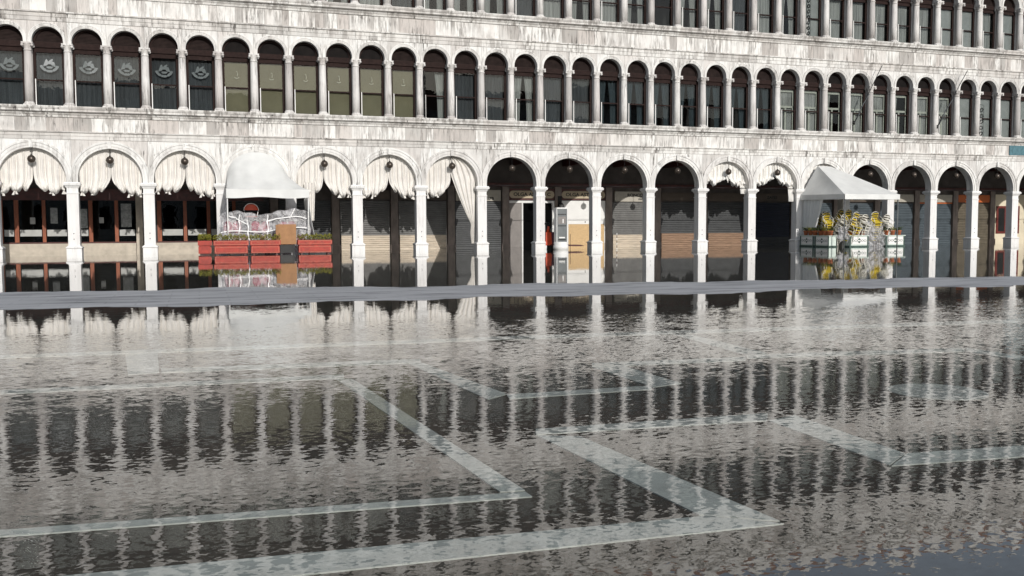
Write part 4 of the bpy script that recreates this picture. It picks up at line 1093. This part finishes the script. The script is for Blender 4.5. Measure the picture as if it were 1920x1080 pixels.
obj('handle', MB().tube([(-0.08, 0, 0.85), (-0.08, 0, 1.02), (0.08, 0, 1.02), (0.08, 0, 0.85)], 0.014, 6), M_WHITEP, t)
obj('foot', MB().box(-0.15, 0.15, -0.1, 0.1, -0.15, 0.24), M_BLACK, t)
t = thing('striped_pole', 'thin red and white striped pole standing before the grey shutter', 'pole', (27.42, -2.3, 0))
for k in range(8): obj('stripe', MB().lathe([(0.016, 0), (0.016, 0.118)], 8, (0, 0, -0.15 + 0.12 * k)), (M_DARKWOOD, M_WHITEP)[k % 2], t)

# ------------------------------------------------------------------ grey-white tent awning with stacked chairs
TX0, TX1, TY = 39.55, 43.0, -3.7
t = thing('tent_awning', 'white canvas tent awning sloping from the arch over stacked yellow chairs', 'awning', (41.3, 0, 0))
ax0, ax1, az = 40.55 - 41.3, 41.35 - 41.3, 4.38
bx0, bx1 = TX0 - 41.3, TX1 - 41.3
cn = MB()
def quad(p, q, r, s, n=14, sag=0.06):
    P = [Vector(v) for v in (p, q, r, s)]
    cn.grid(lambda a, c: tuple((P[0] * (1 - a) + P[1] * a) * (1 - c) + (P[3] * (1 - a) + P[2] * a) * c - Vector((0, 0, sag * sin(pi * c) * sin(pi * max(0.02, min(0.98, a)))))), n, n)
quad((bx0, 0, 2.80), (bx0, TY, 2.72), (ax0, -0.15, az), (ax0, -0.05, az), 16, 0.12)
quad((bx0, TY, 2.72), (bx1, TY, 2.72), (ax1, -0.15, az), (ax0, -0.15, az), 16, 0.05)
quad((bx1, TY, 2.72), (bx1, 0, 2.80), (ax1, -0.05, az), (ax1, -0.15, az), 16, 0.05)
obj('canopy', cn, M_TENT, t)
obj('arch_infill', MB().grid(lambda a, c: (-0.26 + 1.27 * cos(pi * (1 - a)) * (1 - c), 0.2 + 0.03 * sin(a * 60), 3.26 + 1.27 * sin(pi * a) * (1 - c)), 60, 4), M_CLOTHW, t)
vl = MB()
for (p, q) in (((bx0, 0), (bx0, TY)), ((bx0, TY), (bx1, TY)), ((bx1, TY), (bx1, 0))):
    ox, oy = (-0.02, 0) if p[0] == q[0] == bx0 else ((0.02, 0) if p[0] == q[0] else (0, -0.02))
    vl.grid(lambda a, c: (p[0] + (q[0] - p[0]) * a + ox * (1 + 0.6 * sin(a * 21) * c), p[1] + (q[1] - p[1]) * a + oy * (1 + 0.6 * sin(a * 19) * c), 2.74 + 0.06 * (1 - abs(p[1] + (q[1] - p[1]) * a) / 3.7) - 0.27 * c), 24, 4)
obj('valance', vl, M_TENT, t)
fr = MB()
for x, y in ((bx0 + 0.06, TY + 0.06), (bx1 - 0.06, TY + 0.06)): fr.tube([(x, y, -0.15), (x, y, 2.7)], 0.03, 8)
fr.tube([(bx0 + 0.06, TY + 0.06, 2.68), (bx1 - 0.06, TY + 0.06, 2.68)], 0.025, 6).tube([(bx0 + 0.06, TY + 0.06, 2.68), (bx0 + 0.06, 0, 2.72)], 0.025, 6)
obj('frame', fr, M_GREYMETAL, t)
obj('side_curtain', MB().grid(lambda a, c: (bx0 + 0.10 + 0.05 * sin(a * 38), -0.1 - (1.7 - 0.9 * c) * a, 2.52 - 2.6 * c), 50, 12), M_TENT, t)

def green_planter(label, loc, L, rz=0.0):
    t = thing('painted_planter', label, 'planter', loc, rz, 'pale green painted planters')
    w = 0.50
    obj('box', MB().box(0.03, L - 0.03, 0.03, w - 0.03, 0.07, 0.56), M_GPLANT, t)
    obj('rim', MB().box(-0.02, L + 0.02, -0.02, w + 0.02, 0.562, 0.60), M_GPLANT, t)
    obj('plinth', MB().box(0.0, L, 0.0, w, -0.16, 0.068), M_GDARK, t)
    obj('panel', MB().box(0.12, L - 0.12, 0.012, 0.028, 0.13, 0.52), M_WHITEP, t)
    d = MB(); cx, cz = L / 2, 0.325
    for k in range(4):
        p = [(cx, cz + 0.12), (cx + 0.12, cz), (cx, cz - 0.12), (cx - 0.12, cz)]
        d.tube([(*p[k][:1], 0.008, p[k][1]), (*p[(k + 1) % 4][:1], 0.008, p[(k + 1) % 4][1])], 0.011, 4)
    d.prism_y([(cx - 0.08, cz + 0.06), (cx, cz + 0.02), (cx + 0.08, cz + 0.06), (cx, cz + 0.14)], 0.002, 0.010)
    d.prism_y([(cx - 0.08, cz - 0.06), (cx, cz - 0.14), (cx + 0.08, cz - 0.06), (cx, cz - 0.02)], 0.002, 0.010)
    for s in (-1, 1):
        d.tube([(cx + s * (0.12 + (L / 2 - 0.28) * k / 10), 0.008, cz + 0.055 * sin(k * 0.62)) for k in range(11)], 0.009, 4)
        d.tube([(cx + s * (0.12 + (L / 2 - 0.28) * k / 10), 0.008, cz - 0.055 * sin(k * 0.62)) for k in range(11)], 0.009, 4)
    obj('ornament', d, M_GDARK, t)
    tr = MB()
    for xa in (0.03, L - 0.085): tr.box(xa, xa + 0.055, 0.0, 0.03, 0.07, 0.56)
    obj('corner_post', tr, M_GDARK, t)
PL = [('pale green planter nearest the arcade on the shaded left side of the tent', (39.32, -0.28, 0), 1.22, -pi / 2, 'on the shaded planter nearest the arcade'),
      ('pale green planter at the front end of the shaded left side of the tent', (39.32, -1.58, 0), 1.22, -pi / 2, 'on the shaded planter at the front corner'),
      ('sunlit pale green planter under the middle of the tent', (40.42, -3.05, 0), 1.22, 0, 'on the sunlit middle planter'),
      ('sunlit pale green planter at the right end of the tent', (42.72, -3.05, 0), 1.26, 0, 'on the rightmost planter')]
pot_me = MB().lathe([(0.10, 0), (0.135, 0.20), (0.15, 0.205), (0.15, 0.245), (0.12, 0.25)], 14).mesh('pot')
WHICH = ('left', 'middle', 'right')
for n, (lab, loc, L, rz, where) in enumerate(PL):
    green_planter(lab, loc, L, rz)
    for k in range(3):
        u = 0.22 + (L - 0.44) * k / 2
        px = loc[0] + cos(rz) * u - sin(rz) * 0.25; py = loc[1] + sin(rz) * u + cos(rz) * 0.25
        p = thing('flower_pot', f'{WHICH[k]} terracotta pot {where} beside the stacked chairs', 'flower pot', (px, py, 0.601), 0, 'terracotta pots on the painted planters')
        obj('pot', pot_me, M_POT, p)
        q = thing('potted_plant', f'green plant in the {WHICH[k]} pot {where}', 'plant', (px, py, 0.84), 0, 'plants in the terracotta pots')
        obj('leaves', leaf_mass(-0.17, 0.17, -0.15, 0.15, 0.0, 0.22, 150, 0.045, 200 + n * 7 + k), M_LEAFDARK if k != 1 else M_LEAF, q)
        obj('stem', MB().tube([(0, 0, -0.05), (0.02, 0.01, 0.12)], 0.012, 5).tube([(0, 0, 0), (-0.06, 0.03, 0.14)], 0.008, 5), M_DARKWOOD, q)

# cafe chairs: woven seat and arched back of coloured bands on a cane frame
def chair(label, group, loc, rot, back=M_YELLOW):
    t = thing('cafe_chair', label, 'chair', loc, 0, group); t.rotation_euler = rot
    if back.name not in chair_me:
        fr = MB()
        for sx in (-1, 1):
            fr.tube([(sx * 0.20, -0.20, 0.0), (sx * 0.20, -0.19, 0.45)], 0.016, 5)
            fr.tube([(sx * 0.19, 0.22, 0.0), (sx * 0.19, 0.19, 0.45), (sx * 0.21, 0.25, 0.72)], 0.016, 5)
            fr.tube([(sx * 0.20, -0.19, 0.45), (sx * 0.25, -0.10, 0.64), (sx * 0.22, 0.25, 0.68)], 0.016, 5)
        fr.tube([(0.21 * cos(pi * k / 10), 0.25 + 0.03 * sin(pi * k / 10), 0.72 + 0.16 * sin(pi * k / 10)) for k in range(11)], 0.017, 5)
        st = MB().grid(lambda a, c: (-0.21 + 0.42 * a, -0.21 + 0.42 * c, 0.455 - 0.015 * sin(pi * a)), 6, 6)
        st.box(-0.22, 0.22, -0.22, -0.20, 0.43, 0.465).box(-0.22, -0.20, -0.2, 0.2, 0.43, 0.465).box(0.20, 0.22, -0.2, 0.2, 0.43, 0.465)
        bk, bd = MB(), MB()
        for k in range(6):
            z0_, z1_ = 0.50 + 0.062 * k, 0.50 + 0.062 * k + 0.052
            w_ = 0.215 if k < 4 else (0.19 if k == 4 else 0.13)
            (bk if k % 2 == 0 else bd).grid(lambda a, c: (-w_ + 2 * w_ * a, 0.21 + 0.045 * sin(pi * a) + 0.02 * k / 5, z0_ + (z1_ - z0_) * c), 8, 1)
        chair_me[back.name] = [fr.mesh('frame'), st.mesh('seat'), bk.mesh('backrest'), bd.mesh('back_bands')]
    a, b_, c, d = chair_me[back.name]
    obj('frame', a, M_CANE, t); obj('seat', b_, back, t); obj('backrest', c, back, t); obj('back_bands', d, M_BLACKWEAVE, t)
    return t
chair_me = {}
STACKS = [(39.95, -0.7, 8, 0.32, 'leftmost stack by the tent curtain', M_YELLOW, 0.155), (40.10, -1.45, 8, -0.15, 'second stack from the left', M_YELLOW, 0.15), (40.25, -2.2, 7, 0.3, 'striped stack at the front left', M_CANE, 0.15),
          (40.70, -1.2, 9, 0.2, 'tall stack left of the middle', M_YELLOW, 0.15), (40.95, -2.1, 8, 0.35, 'tallest leaning stack behind the middle planter', M_YELLOW, 0.15),
          (40.62, -2.72, 6, 0.3, 'low front stack behind the left planter corner', M_YELLOW, 0.15), (41.30, -2.55, 7, 0.3, 'front stack behind the sunlit middle planter', M_CANE, 0.15),
          (41.45, -1.6, 9, -0.25, 'stack at the middle of the tent', M_YELLOW, 0.15), (41.75, -2.1, 7, 0.3, 'striped stack right of the middle', M_CANE, 0.15), (42.2, -1.7, 7, -0.2, 'striped stack behind the clear plastic', M_CANE, 0.15),
          (42.55, -2.2, 8, -0.1, 'yellow stack at the right', M_YELLOW, 0.15), (42.88, -2.4, 7, 0.25, 'striped stack at the right end of the tent', M_CANE, 0.15)]
NTH = ['bottom chair', 'second chair up', 'third chair up', 'fourth chair up', 'fifth chair up', 'sixth chair up', 'seventh chair up', 'eighth chair up', 'top chair']
for x, y, n, lean, lab, mt, dz in STACKS:
    for k in range(n):
        nm = 'top chair' if k == n - 1 else NTH[k]
        chair(f'{nm} in the {lab}', 'stacked cafe chairs under the tent', (x + lean * 0.25 * k * 0.35, y - 0.035 * k, -0.12 + dz * k), (0.06 * k, lean * 0.09 * k, 0.2 * sin(k * 2 + x) + lean), mt)
def sheet(name, label, fn, nu, nv, loc):
    return tag(obj(name, MB().grid(fn, nu, nv), M_PLASTIC, None, loc), label, 'plastic sheet')
sheet('plastic_sheet', 'crumpled clear plastic sheet wrapped round chairs between the right two planters', lambda a, c: (-0.62 + 1.3 * a + 0.05 * sin(c * 17), -0.1 + 0.10 * sin(a * 13 + 7 * c) + 0.05 * sin(a * 29 - 11 * c) - 0.05 * c, 1.22 - 1.3 * c + 0.14 * sin(a * 5 + 1) * (1 - c)), 50, 40, (42.05, -2.75, 0))
sheet('plastic_sheet', 'torn wisps of clear plastic hanging from the stack between left and middle planters', lambda a, c: (-0.3 + 0.6 * a + 0.06 * sin(c * 13 + a * 9), 0.10 * sin(a * 11 + 9 * c) + 0.06 * sin(a * 33), 1.05 - (0.6 + 0.3 * sin(a * 17) * sin(a * 5)) * c), 44, 30, (40.10, -2.95, 0))
